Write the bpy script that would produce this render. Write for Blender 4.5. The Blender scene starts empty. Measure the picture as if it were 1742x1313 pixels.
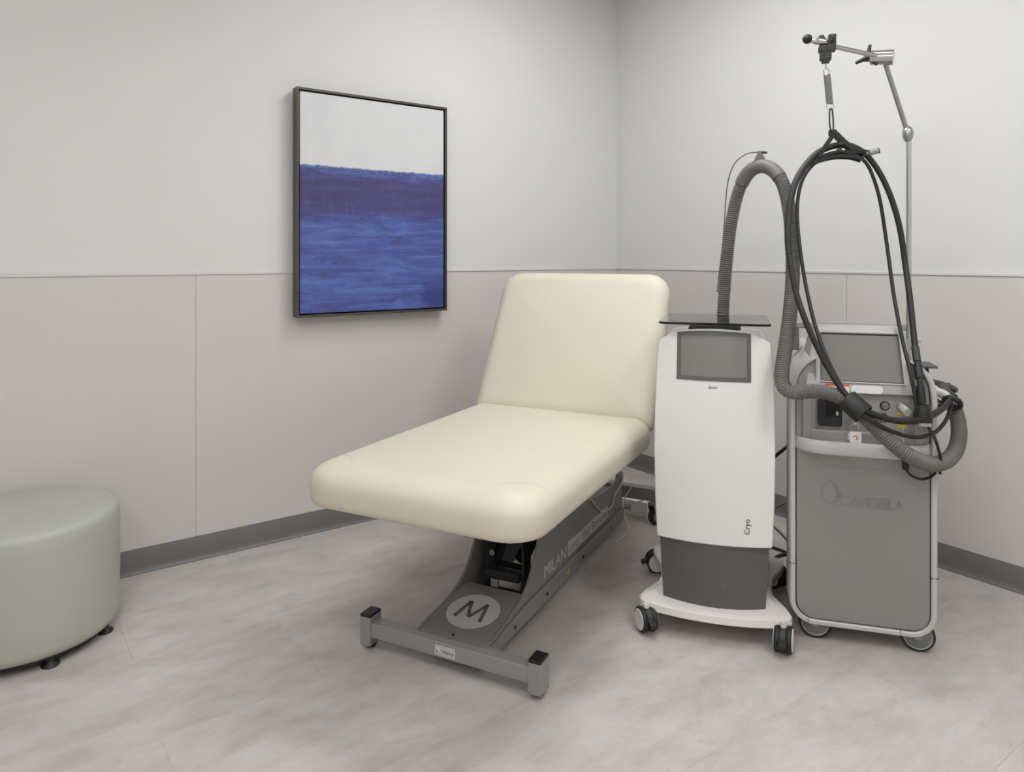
import bpy, bmesh, math, random
from mathutils import Vector, Matrix

S = bpy.context.scene
COL = S.collection
R = math.radians

# ------------------------------------------------------------------ camera
cam = bpy.data.cameras.new('camera')
cam.sensor_width = 36.0
cam.lens = 25.42
cam.shift_y = -0.1254
cam.clip_start = 0.02
camo = bpy.data.objects.new('camera', cam)
COL.objects.link(camo)
camo.location = (-3.215, -3.278, 1.286)
camo.rotation_euler = (R(90), 0, R(-36.17))
S.camera = camo

# ------------------------------------------------------------------ world, exposure
w = bpy.data.worlds.new('world')
S.world = w
w.use_nodes = True
w.node_tree.nodes['Background'].inputs[0].default_value = (0.9, 0.95, 1.0, 1)
w.node_tree.nodes['Background'].inputs[1].default_value = 0.3
S.view_settings.view_transform = 'Standard'
S.view_settings.look = 'None'
S.view_settings.gamma = 1.0
S.view_settings.use_curve_mapping = False
S.view_settings.exposure = 0.0

LIGHT = 11.9                       # radiance of the ceiling light panels
# room extents: inner corner at the origin, back wall y=0, right wall x=0
RX0, RY0, RH = -5.6, -4.9, 3.0
LIGHT_SPOTS = [(-1.2, -1.45, 'above the foot of the treatment table and white tower'), (-1.35, -3.6, 'along the right wall, past the grey cabinet'),
               (-3.35, -2.45, 'in the middle of the room, in front of the ottoman'), (-4.6, -4.0, 'in the empty far corner of the room')]


# ------------------------------------------------------------------ materials
def srgb(r, g, b):
    f = lambda c: (c / 255 / 12.92) if c / 255 <= 0.04045 else ((c / 255 + 0.055) / 1.055) ** 2.4
    return (f(r), f(g), f(b), 1.0)


def mat(name, rgb, rough=0.5, metal=0.0, noise=0.0, nscale=40.0, bump=0.0, bscale=300.0, coat=0.0, spec=0.5):
    m = bpy.data.materials.new(name)
    m.use_nodes = True
    nt = m.node_tree
    b = nt.nodes['Principled BSDF']
    c = srgb(*rgb)
    b.inputs['Base Color'].default_value = c
    b.inputs['Roughness'].default_value = rough
    b.inputs['Metallic'].default_value = metal
    b.inputs['Specular IOR Level'].default_value = spec
    if coat:
        b.inputs['Coat Weight'].default_value = coat
        b.inputs['Coat Roughness'].default_value = 0.1
    tc = nt.nodes.new('ShaderNodeTexCoord')
    if noise:
        n = nt.nodes.new('ShaderNodeTexNoise')
        n.inputs['Scale'].default_value = nscale
        n.inputs['Detail'].default_value = 4
        nt.links.new(tc.outputs['Object'], n.inputs['Vector'])
        mx = nt.nodes.new('ShaderNodeMix')
        mx.data_type = 'RGBA'
        mx.inputs[6].default_value = tuple(x * (1 - noise) for x in c[:3]) + (1,)
        mx.inputs[7].default_value = tuple(min(1, x * (1 + noise)) for x in c[:3]) + (1,)
        nt.links.new(n.outputs['Fac'], mx.inputs[0])
        nt.links.new(mx.outputs[2], b.inputs['Base Color'])
    if bump:
        n2 = nt.nodes.new('ShaderNodeTexNoise')
        n2.inputs['Scale'].default_value = bscale
        n2.inputs['Detail'].default_value = 3
        nt.links.new(tc.outputs['Object'], n2.inputs['Vector'])
        bp = nt.nodes.new('ShaderNodeBump')
        bp.inputs['Strength'].default_value = bump
        bp.inputs['Distance'].default_value = 0.001
        nt.links.new(n2.outputs['Fac'], bp.inputs['Height'])
        nt.links.new(bp.outputs['Normal'], b.inputs['Normal'])
    return m


M = {}
M['paint'] = mat('upper_wall_paint', (219, 219, 217), 0.75, noise=0.015, nscale=3, bump=0.15, bscale=260)
M['wains'] = mat('wainscot_vinyl', (211, 206, 202), 0.6, noise=0.02, nscale=5, bump=0.2, bscale=420)
M['trim'] = mat('rail_plastic', (214, 211, 207), 0.5, noise=0.01, nscale=8)
M['baseb'] = mat('vinyl_base', (113, 112, 111), 0.45, noise=0.03, nscale=10)
M['ceil'] = mat('ceiling_tile', (235, 234, 230), 0.9, noise=0.02, nscale=30)
M['sub'] = mat('subfloor', (120, 112, 105), 0.9, noise=0.05, nscale=6)
M['vinyl'] = mat('cream_vinyl', (214, 207, 190), 0.48, noise=0.012, nscale=6, bump=0.06, bscale=700)
M['seam'] = mat('cream_stitch', (218, 213, 198), 0.6, noise=0.02)
M['sage'] = mat('sage_vinyl', (178, 180, 168), 0.45, noise=0.03, nscale=4, bump=0.12, bscale=500)
M['bedgrey'] = mat('table_grey_steel', (130, 127, 124), 0.45, noise=0.02, nscale=60, bump=0.06, bscale=900)
M['bargrey'] = mat('crossbar_grey_steel', (146, 144, 142), 0.42, noise=0.02, nscale=60, bump=0.06, bscale=900)
M['black'] = mat('black_plastic', (30, 29, 28), 0.5, noise=0.05, nscale=30)
M['dark'] = mat('dark_steel', (50, 51, 50), 0.5, noise=0.05, nscale=30)
M['rubber'] = mat('black_rubber', (31, 30, 29), 0.5, noise=0.05, nscale=80, bump=0.2, bscale=900)
M['decal'] = mat('decal_pale_grey', (196, 192, 188), 0.55, noise=0.01)
M['decald'] = mat('decal_dark_grey', (98, 94, 90), 0.55, noise=0.01)
M['white'] = mat('white_plastic', (235, 234, 231), 0.33, noise=0.008, nscale=6)
M['white2'] = mat('warm_white_plastic', (228, 222, 217), 0.4, noise=0.01, nscale=6)
M['charcoal'] = mat('charcoal_plastic', (93, 90, 88), 0.5, noise=0.02, nscale=8, bump=0.08, bscale=900)
M['screen'] = mat('display_glass', (128, 125, 121), 0.18, noise=0.01, nscale=3, coat=0.3)
M['bezel'] = mat('display_bezel', (98, 97, 95), 0.35, noise=0.01)
M['lgrey'] = mat('light_grey_plastic', (196, 195, 193), 0.36, noise=0.01, nscale=6)
M['mgrey'] = mat('mid_grey_plastic', (158, 156, 154), 0.42, noise=0.015, nscale=6)
M['hgrey'] = mat('housing_grey_plastic', (176, 174, 172), 0.4, noise=0.012, nscale=6)
M['sgrey'] = mat('silver_grey_panel', (146, 144, 142), 0.34, metal=0.15, noise=0.015, nscale=4)
M['chrome'] = mat('chrome', (205, 205, 205), 0.16, metal=1.0, noise=0.02)
M['steel'] = mat('brushed_steel', (170, 169, 167), 0.3, metal=0.9, noise=0.05, nscale=120)
M['hose'] = mat('grey_hose', (112, 109, 105), 0.55, noise=0.05, nscale=200)
M['hoseclip'] = mat('hose_clip_grey', (112, 110, 108), 0.5, noise=0.03)
M['cablew'] = mat('white_cable', (214, 209, 200), 0.5, noise=0.02)
M['cableg'] = mat('grey_cable', (160, 156, 150), 0.5, noise=0.02)
M['yellow'] = mat('yellow_label', (214, 190, 84), 0.5, noise=0.02)
M['orange'] = mat('orange_label', (232, 98, 52), 0.5, noise=0.02)
M['red'] = mat('red_mark', (205, 52, 52), 0.5, noise=0.02)
M['paper'] = mat('white_label', (236, 235, 232), 0.5, noise=0.01)
M['ink'] = mat('black_ink', (30, 30, 32), 0.5, noise=0.02)
M['inkg'] = mat('grey_ink', (150, 150, 148), 0.5, noise=0.02)
M['blue'] = mat('blue_print', (72, 122, 150), 0.5, noise=0.02)
M['frame'] = mat('dark_bronze_frame', (84, 79, 74), 0.4, metal=0.35, noise=0.04, nscale=60)
M['gap'] = mat('black_gap', (12, 12, 13), 0.8, noise=0.02)
M['whub'] = mat('wheel_disc_grey', (122, 120, 118), 0.5, noise=0.02)
M['hub'] = mat('wheel_hub_grey', (168, 167, 165), 0.45, noise=0.02)


def glass_mat():
    m = bpy.data.materials.new('smoked_glass')
    m.use_nodes = True
    nt = m.node_tree
    b = nt.nodes['Principled BSDF']
    b.inputs['Base Color'].default_value = srgb(190, 188, 188)
    b.inputs['Roughness'].default_value = 0.04
    b.inputs['Transmission Weight'].default_value = 1.0
    b.inputs['IOR'].default_value = 1.45
    va = nt.nodes.new('ShaderNodeVolumeAbsorption')
    va.inputs['Color'].default_value = (0.25, 0.26, 0.28, 1)
    va.inputs['Density'].default_value = 11.0
    nt.links.new(va.outputs[0], nt.nodes['Material Output'].inputs['Volume'])
    return m


M['glass'] = glass_mat()


def emit_mat(strength):
    m = bpy.data.materials.new('light_diffuser')
    m.use_nodes = True
    b = m.node_tree.nodes['Principled BSDF']
    b.inputs['Base Color'].default_value = (0.9, 0.9, 0.9, 1)
    b.inputs['Emission Color'].default_value = (1.0, 1.005, 1.015, 1)
    b.inputs['Emission Strength'].default_value = strength
    return m


M['emit'] = emit_mat(LIGHT)


def floor_mat():
    m = bpy.data.materials.new('stone_look_tile')
    m.use_nodes = True
    nt = m.node_tree
    N, L = nt.nodes.new, nt.links.new
    b = nt.nodes['Principled BSDF']
    geo = N('ShaderNodeNewGeometry')
    oi = N('ShaderNodeObjectInfo')
    off = N('ShaderNodeVectorMath')
    off.operation = 'SCALE'
    off.inputs[0].default_value = (17.0, 31.0, 5.0)
    L(oi.outputs['Random'], off.inputs['Scale'])
    add = N('ShaderNodeVectorMath')
    add.operation = 'ADD'
    L(geo.outputs['Position'], add.inputs[0])
    L(off.outputs[0], add.inputs[1])

    def noise(scale, stretch, detail, rough, dist=0.0, whole=False):
        mp = N('ShaderNodeMapping')
        mp.inputs['Scale'].default_value = stretch
        L(geo.outputs['Position'] if whole else add.outputs[0], mp.inputs['Vector'])
        n = N('ShaderNodeTexNoise')
        n.inputs['Scale'].default_value = scale
        n.inputs['Detail'].default_value = detail
        n.inputs['Roughness'].default_value = rough
        n.inputs['Distortion'].default_value = dist
        L(mp.outputs[0], n.inputs['Vector'])
        return n

    def ramp(src, stops):
        r = N('ShaderNodeValToRGB')
        while len(r.color_ramp.elements) < len(stops):
            r.color_ramp.elements.new(0.5)
        for e, (p, c) in zip(r.color_ramp.elements, stops):
            e.position = p
            e.color = c if len(c) == 4 else srgb(*c)
        L(src, r.inputs[0])
        return r

    def mixc(fac, a, bb, mode='MIX'):
        x = N('ShaderNodeMix')
        x.data_type = 'RGBA'
        x.blend_type = mode
        if isinstance(fac, float):
            x.inputs[0].default_value = fac
        else:
            L(fac, x.inputs[0])
        L(a, x.inputs[6])
        L(bb, x.inputs[7])
        return x.outputs[2]

    big = ramp(noise(2.6, (1.0, 1.7, 1), 6, 0.66, 0.3, True).outputs['Fac'],
               [(0.30, (176, 165, 156)), (0.45, (190, 181, 174)), (0.58, (201, 194, 189)), (0.72, (209, 204, 201))])
    fine = ramp(noise(5.0, (1.0, 2.4, 1), 8, 0.62, 0.4).outputs['Fac'],
                [(0.34, (164, 151, 141)), (0.47, (192, 184, 178)), (0.62, (207, 202, 199))])
    c1 = mixc(0.30, big.outputs[0], fine.outputs[0])
    # small dark flecks
    fl = ramp(noise(22.0, (1.0, 2.6, 1), 6, 0.72, 0.5).outputs['Fac'], [(0.30, (0.84, 0.82, 0.80, 1)), (0.42, (1, 1, 1, 1))])
    c2 = mixc(0.8, c1, fl.outputs[0], 'MULTIPLY')
    # each tile a touch lighter or darker
    tr = N('ShaderNodeMapRange')
    tr.inputs['To Min'].default_value = 0.99
    tr.inputs['To Max'].default_value = 1.01
    L(oi.outputs['Random'], tr.inputs['Value'])
    sc = N('ShaderNodeVectorMath')
    sc.operation = 'SCALE'
    L(c2, sc.inputs[0])
    L(tr.outputs[0], sc.inputs['Scale'])
    L(sc.outputs[0], b.inputs['Base Color'])
    b.inputs['Roughness'].default_value = 0.42
    b.inputs['Specular IOR Level'].default_value = 0.4
    bp = N('ShaderNodeBump')
    bp.inputs['Strength'].default_value = 0.08
    bp.inputs['Distance'].default_value = 0.001
    L(noise(60.0, (1, 2, 1), 5, 0.6).outputs['Fac'], bp.inputs['Height'])
    L(bp.outputs['Normal'], b.inputs['Normal'])
    return m


M['tile'] = floor_mat()


def painting_mat():
    """Abstract canvas: plain pale field over blue fields (generated coords: x across, z up)."""
    m = bpy.data.materials.new('abstract_painting')
    m.use_nodes = True
    nt = m.node_tree
    N, L = nt.nodes.new, nt.links.new
    b = nt.nodes['Principled BSDF']
    tc = N('ShaderNodeTexCoord')
    sep = N('ShaderNodeSeparateXYZ')
    L(tc.outputs['Generated'], sep.inputs[0])

    def noise(scale, stretch, detail=6, rough=0.65, dist=0.0):
        mp = N('ShaderNodeMapping')
        mp.inputs['Scale'].default_value = stretch
        L(tc.outputs['Generated'], mp.inputs['Vector'])
        n = N('ShaderNodeTexNoise')
        n.inputs['Scale'].default_value = scale
        n.inputs['Detail'].default_value = detail
        n.inputs['Roughness'].default_value = rough
        n.inputs['Distortion'].default_value = dist
        L(mp.outputs[0], n.inputs['Vector'])
        return n.outputs['Fac']

    def math_(op, a, bb):
        n = N('ShaderNodeMath')
        n.operation = op
        for i, v in enumerate((a, bb)):
            if isinstance(v, (int, float)):
                n.inputs[i].default_value = v
            else:
                L(v, n.inputs[i])
        return n.outputs[0]

    def ramp(src, stops, interp='LINEAR'):
        r = N('ShaderNodeValToRGB')
        r.color_ramp.interpolation = interp
        while len(r.color_ramp.elements) < len(stops):
            r.color_ramp.elements.new(0.5)
        for e, (p, c) in zip(r.color_ramp.elements, stops):
            e.position = p
            e.color = c if len(c) == 4 else srgb(*c)
        L(src, r.inputs[0])
        return r.outputs[0]

    def mixc(fac, a, bb):
        x = N('ShaderNodeMix')
        x.data_type = 'RGBA'
        if isinstance(fac, float):
            x.inputs[0].default_value = fac
        else:
            L(fac, x.inputs[0])
        L(a, x.inputs[6])
        L(bb, x.inputs[7])
        return x.outputs[2]

    z = sep.outputs['Z']
    zj = math_('ADD', z, math_('MULTIPLY', math_('SUBTRACT', noise(5.0, (1.2, 1, 8)), 0.5), 0.16))
    patch = noise(3.2, (1.0, 1, 2.4), 8, 0.7, 0.8)
    zj = math_('ADD', zj, math_('MULTIPLY', math_('SUBTRACT', patch, 0.5), 0.10))
    blues = ramp(zj, [(0.0, (72, 82, 146)), (0.08, (80, 98, 166)), (0.22, (84, 106, 174)), (0.30, (74, 88, 154)), (0.38, (82, 102, 170)),
                      (0.42, (66, 76, 144)), (0.455, (66, 60, 112)), (0.52, (66, 57, 103)), (0.615, (66, 59, 107)),
                      (0.65, (66, 68, 124)), (0.70, (78, 92, 150))])
    streak = ramp(noise(3.4, (0.7, 1, 8.0), 9, 0.74, 0.9), [(0.36, (52, 46, 98)), (0.46, (70, 80, 146)), (0.55, (84, 106, 176)), (0.68, (104, 134, 200))])
    low = mixc(0.62, blues, streak)
    keepdark = ramp(zj, [(0.42, (0, 0, 0, 1)), (0.46, (1, 1, 1, 1)), (0.62, (1, 1, 1, 1)), (0.66, (0.3, 0.3, 0.3, 1))])
    low = mixc(math_('MULTIPLY', keepdark, 0.75), low, blues)
    # vertical scratches and drips
    vert = ramp(noise(7.0, (4.0, 1, 1.6), 7, 0.75), [(0.54, (0, 0, 0, 1)), (0.70, (1, 1, 1, 1))])
    low = mixc(math_('MULTIPLY', vert, 0.14), low, ramp(z, [(0, (112, 148, 222)), (1, (128, 160, 220))]))
    # dark patch near the lower right corner
    px = math_('ADD', sep.outputs['X'], math_('MULTIPLY', math_('SUBTRACT', noise(6, (2, 1, 2)), 0.5), 0.25))
    pz = math_('ADD', z, math_('MULTIPLY', math_('SUBTRACT', noise(5, (2, 1, 4)), 0.5), 0.12))
    cor = math_('MULTIPLY', ramp(px, [(0.80, (0, 0, 0, 1)), (0.86, (1, 1, 1, 1))]), ramp(pz, [(0.10, (1, 1, 1, 1)), (0.15, (0, 0, 0, 1))]))
    low = mixc(math_('MULTIPLY', cor, 0.7), low, ramp(z, [(0, (52, 50, 122)), (1, (52, 50, 122))]))
    # pale turquoise flecks along the ragged edge
    fleck = math_('MULTIPLY', ramp(noise(14.0, (1.6, 1, 9.0), 8, 0.75, 0.5), [(0.53, (0, 0, 0, 1)), (0.61, (1, 1, 1, 1))]),
                  ramp(z, [(0.625, (0, 0, 0, 1)), (0.66, (1, 1, 1, 1))]))
    low = mixc(math_('MULTIPLY', fleck, 0.55), low, ramp(z, [(0, (120, 170, 205)), (1, (120, 170, 205))]))
    pale = ramp(noise(3.0, (1.5, 1, 1.5), 6, 0.6), [(0.3, (207, 208, 210)), (0.7, (215, 216, 217))])
    edge = math_('ADD', z, math_('MULTIPLY', math_('SUBTRACT', noise(20.0, (1, 1, 1), 6, 0.7), 0.5), 0.022))
    top = ramp(edge, [(0.670, (0, 0, 0, 1)), (0.674, (1, 1, 1, 1))])
    L(mixc(top, low, pale), b.inputs['Base Color'])
    b.inputs['Roughness'].default_value = 0.55
    bp = N('ShaderNodeBump')
    bp.inputs['Strength'].default_value = 0.1
    bp.inputs['Distance'].default_value = 0.002
    L(noise(120.0, (1, 1, 1), 4), bp.inputs['Height'])
    L(bp.outputs['Normal'], b.inputs['Normal'])
    return m


M['art'] = painting_mat()


# ------------------------------------------------------------------ mesh helpers
def obj(name, verts, faces, m, parent=None, smooth=40, bevel=0.0, seg=2, mtx=None, bang=30):
    me = bpy.data.meshes.new(name)
    vs = [Vector(v) for v in verts]
    if mtx is not None:
        vs = [mtx @ v for v in vs]
    me.from_pydata(vs, [], faces)
    bm = bmesh.new()
    bm.from_mesh(me)
    bmesh.ops.remove_doubles(bm, verts=bm.verts, dist=1e-6)
    bmesh.ops.recalc_face_normals(bm, faces=bm.faces)
    bm.to_mesh(me)
    bm.free()
    me.materials.append(M[m] if isinstance(m, str) else m)
    o = bpy.data.objects.new(name, me)
    COL.objects.link(o)
    if parent is not None:
        o.parent = parent
    if smooth:
        for p in me.polygons:
            p.use_smooth = True
        me.set_sharp_from_angle(angle=R(smooth))
    if bevel:
        bv = o.modifiers.new('bevel', 'BEVEL')
        bv.width = bevel
        bv.segments = seg
        bv.limit_method = 'ANGLE'
        bv.angle_limit = R(bang)
        bv.harden_normals = True
    return o


def join(*parts):
    V, F = [], []
    for v, f in parts:
        n = len(V)
        V += list(v)
        F += [tuple(i + n for i in q) for q in f]
    return V, F


def box(x0, x1, y0, y1, z0, z1):
    v = [(x, y, z) for x in (x0, x1) for y in (y0, y1) for z in (z0, z1)]
    f = [(0, 1, 3, 2), (4, 6, 7, 5), (0, 4, 5, 1), (2, 3, 7, 6), (0, 2, 6, 4), (1, 5, 7, 3)]
    return v, f


def prism(poly, axis, lo, hi):
    n = len(poly)

    def p3(a, b, c):
        return {'x': (c, a, b), 'y': (a, c, b), 'z': (a, b, c)}[axis]
    v = [p3(a, b, lo) for a, b in poly] + [p3(a, b, hi) for a, b in poly]
    f = [tuple(range(n)), tuple(range(2 * n - 1, n - 1, -1))]
    f += [(i, (i + 1) % n, n + (i + 1) % n, n + i) for i in range(n)]
    return v, f


def rrect(x0, x1, y0, y1, r, n=6):
    """rounded rectangle outline; r one radius or four (x1y1, x0y1, x0y0, x1y0)"""
    rs = r if isinstance(r, (tuple, list)) else (r,) * 4
    out = []
    for (cx, sx, cy, sy, a0), q in zip(((x1, -1, y1, -1, 0), (x0, 1, y1, -1, 90), (x0, 1, y0, 1, 180), (x1, -1, y0, 1, 270)), rs):
        for k in range(n + 1):
            a = R(a0 + 90 * k / n)
            out.append((cx + sx * q + q * math.cos(a), cy + sy * q + q * math.sin(a)))
    return out


def circle(cx, cy, r, n=24):
    return [(cx + r * math.cos(2 * math.pi * i / n), cy + r * math.sin(2 * math.pi * i / n)) for i in range(n)]


def rings(loops, cap0=True, cap1=True, closed=True):
    n = len(loops[0])
    V = [p for l in loops for p in l]
    F = []
    for k in range(len(loops) - 1):
        for i in range(n if closed else n - 1):
            j = (i + 1) % n
            F.append((k * n + i, k * n + j, (k + 1) * n + j, (k + 1) * n + i))
    if cap0:
        F.append(tuple(range(n - 1, -1, -1)))
    if cap1:
        F.append(tuple((len(loops) - 1) * n + i for i in range(n)))
    return V, F


def lathe(prof, axis='z', c=(0, 0, 0), n=28):
    """prof: list of (radius, height along axis)"""
    loops = []
    for r, h in prof:
        l = []
        for i in range(n):
            a = 2 * math.pi * i / n
            p, q = r * math.cos(a), r * math.sin(a)
            v = {'z': (p, q, h), 'y': (q, h, p), 'x': (h, p, q)}[axis]
            l.append((v[0] + c[0], v[1] + c[1], v[2] + c[2]))
        loops.append(l)
    return rings(loops)


def spline(pts, step=0.01, closed=False):
    P = [Vector(p) for p in pts]
    out = []
    n = len(P)
    rng = n if closed else n - 1
    for i in range(rng):
        p0 = P[(i - 1) % n] if (closed or i > 0) else P[0] * 2 - P[1]
        p1, p2 = P[i], P[(i + 1) % n]
        p3 = P[(i + 2) % n] if (closed or i + 2 < n) else P[-1] * 2 - P[-2]
        k = max(2, int((p2 - p1).length / step))
        for j in range(k):
            t = j / k
            out.append(0.5 * ((2 * p1) + (p2 - p0) * t + (2 * p0 - 5 * p1 + 4 * p2 - p3) * t * t + (3 * p1 - p0 - 3 * p2 + p3) * t ** 3))
    if not closed:
        out.append(P[-1])
    return out


def resample(P, step):
    d = [0.0]
    for a, b in zip(P, P[1:]):
        d.append(d[-1] + (b - a).length)
    n = max(2, int(d[-1] / step))
    out, j = [], 0
    for i in range(n + 1):
        t = d[-1] * i / n
        while j < len(d) - 2 and d[j + 1] < t:
            j += 1
        q = 0 if d[j + 1] == d[j] else (t - d[j]) / (d[j + 1] - d[j])
        out.append(P[j].lerp(P[j + 1], min(1, q)))
    return out


def smoothpts(P, it=6):
    P = list(P)
    for _ in range(it):
        P = [P[0]] + [(P[i - 1] + P[i] * 2 + P[i + 1]) / 4 for i in range(1, len(P) - 1)] + [P[-1]]
    return P


def sweep(P, rad, sides=12, closed=False):
    """tube along points; rad a number or function(index, count)"""
    n = len(P)
    loops = []
    t = (P[1] - P[0]).normalized()
    up = Vector((0, 0, 1)) if abs(t.z) < 0.9 else Vector((1, 0, 0))
    nrm = t.cross(up).normalized()
    for i in range(n):
        if closed:
            t2 = (P[(i + 1) % n] - P[i - 1]).normalized()
        else:
            t2 = (P[min(n - 1, i + 1)] - P[max(0, i - 1)]).normalized()
        nrm = (nrm - t2 * nrm.dot(t2)).normalized()
        bi = t2.cross(nrm)
        r = rad(i, n) if callable(rad) else rad
        loops.append([P[i] + (nrm * math.cos(2 * math.pi * k / sides) + bi * math.sin(2 * math.pi * k / sides)) * r for k in range(sides)])
    if closed:
        loops.append(loops[0])
        return rings(loops, False, False)
    return rings(loops)


def tube(pts, r, sides=10, step=0.012, smooth=0, closed=False):
    P = spline(pts, step, closed)
    if smooth:
        P = smoothpts(P, smooth)
    return sweep(P, r, sides, closed)


def ringtube(c, normal, R0, r, n=24, sides=8):
    nrm = Vector(normal).normalized()
    u = nrm.orthogonal().normalized()
    v = nrm.cross(u)
    P = [Vector(c) + (u * math.cos(2 * math.pi * i / n) + v * math.sin(2 * math.pi * i / n)) * R0 for i in range(n)]
    return sweep(P, r, sides, closed=True)


def rod(a, b, r, sides=16):
    return sweep([Vector(a), Vector(a).lerp(Vector(b), 0.5), Vector(b)], r, sides)


def strip2(pts, w, w2=None):
    """outline of a band of width w along a 2D polyline, rounded ends"""
    P = [Vector((p[0], p[1], 0)) for p in pts]
    left, right = [], []
    n = len(P)
    for i in range(n):
        t = (P[min(n - 1, i + 1)] - P[max(0, i - 1)]).normalized()
        nn = Vector((-t.y, t.x, 0))
        ww = (w if w2 is None else w + (w2 - w) * i / (n - 1)) / 2
        left.append(P[i] + nn * ww)
        right.append(P[i] - nn * ww)
    return [(p.x, p.y) for p in left] + [(p.x, p.y) for p in reversed(right)]


def arc2(pts, step=0.008):
    return [(p.x, p.y) for p in spline([(a, b, 0) for a, b in pts], step)]


def frame_mtx(origin, right, up):
    r = Vector(right).normalized()
    u = Vector(up).normalized()
    n = r.cross(u)
    return Matrix(((r.x, u.x, n.x, origin[0]), (r.y, u.y, n.y, origin[1]), (r.z, u.z, n.z, origin[2]), (0, 0, 0, 1)))


def text_obj(name, body, width, height, m, parent, origin, right, up, depth=0.0008, thin=0.0, shear=0.0, spacing=1.0):
    """raised lettering, lower-left corner at origin, fitted to width x height"""
    cu = bpy.data.curves.new(name, 'FONT')
    cu.body = body
    cu.extrude = 0.5
    cu.offset = thin
    cu.shear = shear
    cu.space_character = spacing
    cu.resolution_u = 3
    t = bpy.data.objects.new(name, cu)
    COL.objects.link(t)
    dg = bpy.context.evaluated_depsgraph_get()
    me = bpy.data.meshes.new_from_object(t.evaluated_get(dg))
    xs = [v.co.x for v in me.vertices]
    ys = [v.co.y for v in me.vertices]
    sx = width / (max(xs) - min(xs))
    sy = height / (max(ys) - min(ys))
    mt = frame_mtx(origin, right, up)
    V = [mt @ Vector(((v.co.x - min(xs)) * sx, (v.co.y - min(ys)) * sy, (v.co.z + 0.5) * depth)) for v in me.vertices]
    F = [tuple(p.vertices) for p in me.polygons]
    bpy.data.objects.remove(t)
    bpy.data.curves.remove(cu)
    bpy.data.meshes.remove(me)
    return obj(name, V, F, m, parent, smooth=0)


def decal(name, poly, m, parent, origin, right, up, depth=0.0008, lift=0.0):
    mt = frame_mtx(origin, right, up)
    v, f = prism(poly, 'z', lift, lift + depth)
    return obj(name, v, f, m, parent, smooth=0, mtx=mt)


def tag(o, label, cat, group=None):
    o['label'] = label
    o['category'] = cat
    if group:
        o['group'] = group
    return o


def thing(name, label, cat, loc=(0, 0, 0), rz=0.0, group=None):
    o = bpy.data.objects.new(name, None)
    o.empty_display_size = 0.1
    COL.objects.link(o)
    o.location = loc
    o.rotation_euler = (0, 0, rz)
    return tag(o, label, cat, group)


def struct(name, vf, m, **k):
    o = obj(name, vf[0], vf[1], m, **k)
    o['kind'] = 'structure'
    return o


# ------------------------------------------------------------------ the room
T = 0.12
wall_back = struct('wall_back', box(RX0 - T, T, 0, T, -0.1, RH + 0.1), 'paint', smooth=0)
wall_right = struct('wall_right', box(0, T, RY0 - T, 0, -0.1, RH + 0.1), 'paint', smooth=0)
struct('wall_left', box(RX0 - T, RX0, RY0 - T, 0, -0.1, RH + 0.1), 'paint', smooth=0)
struct('wall_front', box(RX0, 0, RY0 - T, RY0, -0.1, RH + 0.1), 'paint', smooth=0)
struct('ceiling', box(RX0, 0, RY0, 0, RH, RH + 0.1), 'ceil', smooth=0)

# wainscot panels, 1.22 m high, thin joints between them
PW = 2.438
xs = [0.0, -2.486, -2.486 - PW, RX0]
for a, b in zip(xs, xs[1:]):
    v, f = box(b + 0.0009, a - 0.0009, -0.003, 0.0, 0.05, 1.214)
    obj('panel', v, f, 'wains', wall_back, smooth=0, bevel=0.0007, seg=1)
ys = [0.0, -1.498, -1.498 - PW, RY0]
for a, b in zip(ys, ys[1:]):
    v, f = box(-0.003, 0.0, b + 0.0009, a - 0.0009, 0.05, 1.214)
    obj('panel', v, f, 'wains', wall_right, smooth=0, bevel=0.0007, seg=1)
# rail capping the panels
struct('trim_1', box(RX0, 0, -0.0075, 0, 1.212, 1.224), 'trim', smooth=0, bevel=0.002)
struct('trim_2', box(-0.0075, 0, RY0, -0.0075, 1.212, 1.224), 'trim', smooth=0, bevel=0.002)
# vinyl cove base: flat face with a flared toe
cove = [(0, 0), (-0.016, 0), (-0.0155, 0.004), (-0.0105, 0.010), (-0.0075, 0.018), (-0.0065, 0.03), (-0.0065, 0.099), (-0.005, 0.1016), (0, 0.1016)]
struct('baseboard_back', prism(cove, 'x', RX0, 0) if False else ([(x, y, z) for x in (RX0, 0) for y, z in cove],
       [tuple(range(9)), tuple(range(17, 8, -1))] + [(i, (i + 1) % 9, 9 + (i + 1) % 9, 9 + i) for i in range(9)]), 'baseb', smooth=30)
struct('baseboard_right', prism(cove, 'y', RY0, 0), 'baseb', smooth=30)

# floor: sub-floor slab with 457 x 914 mm stone-look tiles in half bond
floor = struct('floor', box(RX0, 0, RY0, 0, -0.12, -0.0028), 'sub', smooth=0)
TWX, TWY, G = 0.914, 0.4572, 0.00012
tile_meshes = {}


def tile(x0, x1, y0, y1):
    key = (round(x1 - x0, 4), round(y1 - y0, 4))
    if key not in tile_meshes:
        hx, hy = key[0] / 2 - G, key[1] / 2 - G
        c = 0.0003
        v, f = rings([[(-hx, -hy, -0.0028), (hx, -hy, -0.0028), (hx, hy, -0.0028), (-hx, hy, -0.0028)],
                      [(-hx, -hy, -c), (hx, -hy, -c), (hx, hy, -c), (-hx, hy, -c)],
                      [(-hx + c, -hy + c, 0), (hx - c, -hy + c, 0), (hx - c, hy - c, 0), (-hx + c, hy - c, 0)]])
        o = obj('tile', v, f, 'tile', floor, smooth=0)
        tile_meshes[key] = o.data
    else:
        o = bpy.data.objects.new('tile', tile_meshes[key])
        COL.objects.link(o)
        o.parent = floor
    o.location = ((x0 + x1) / 2, (y0 + y1) / 2, 0)


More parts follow.
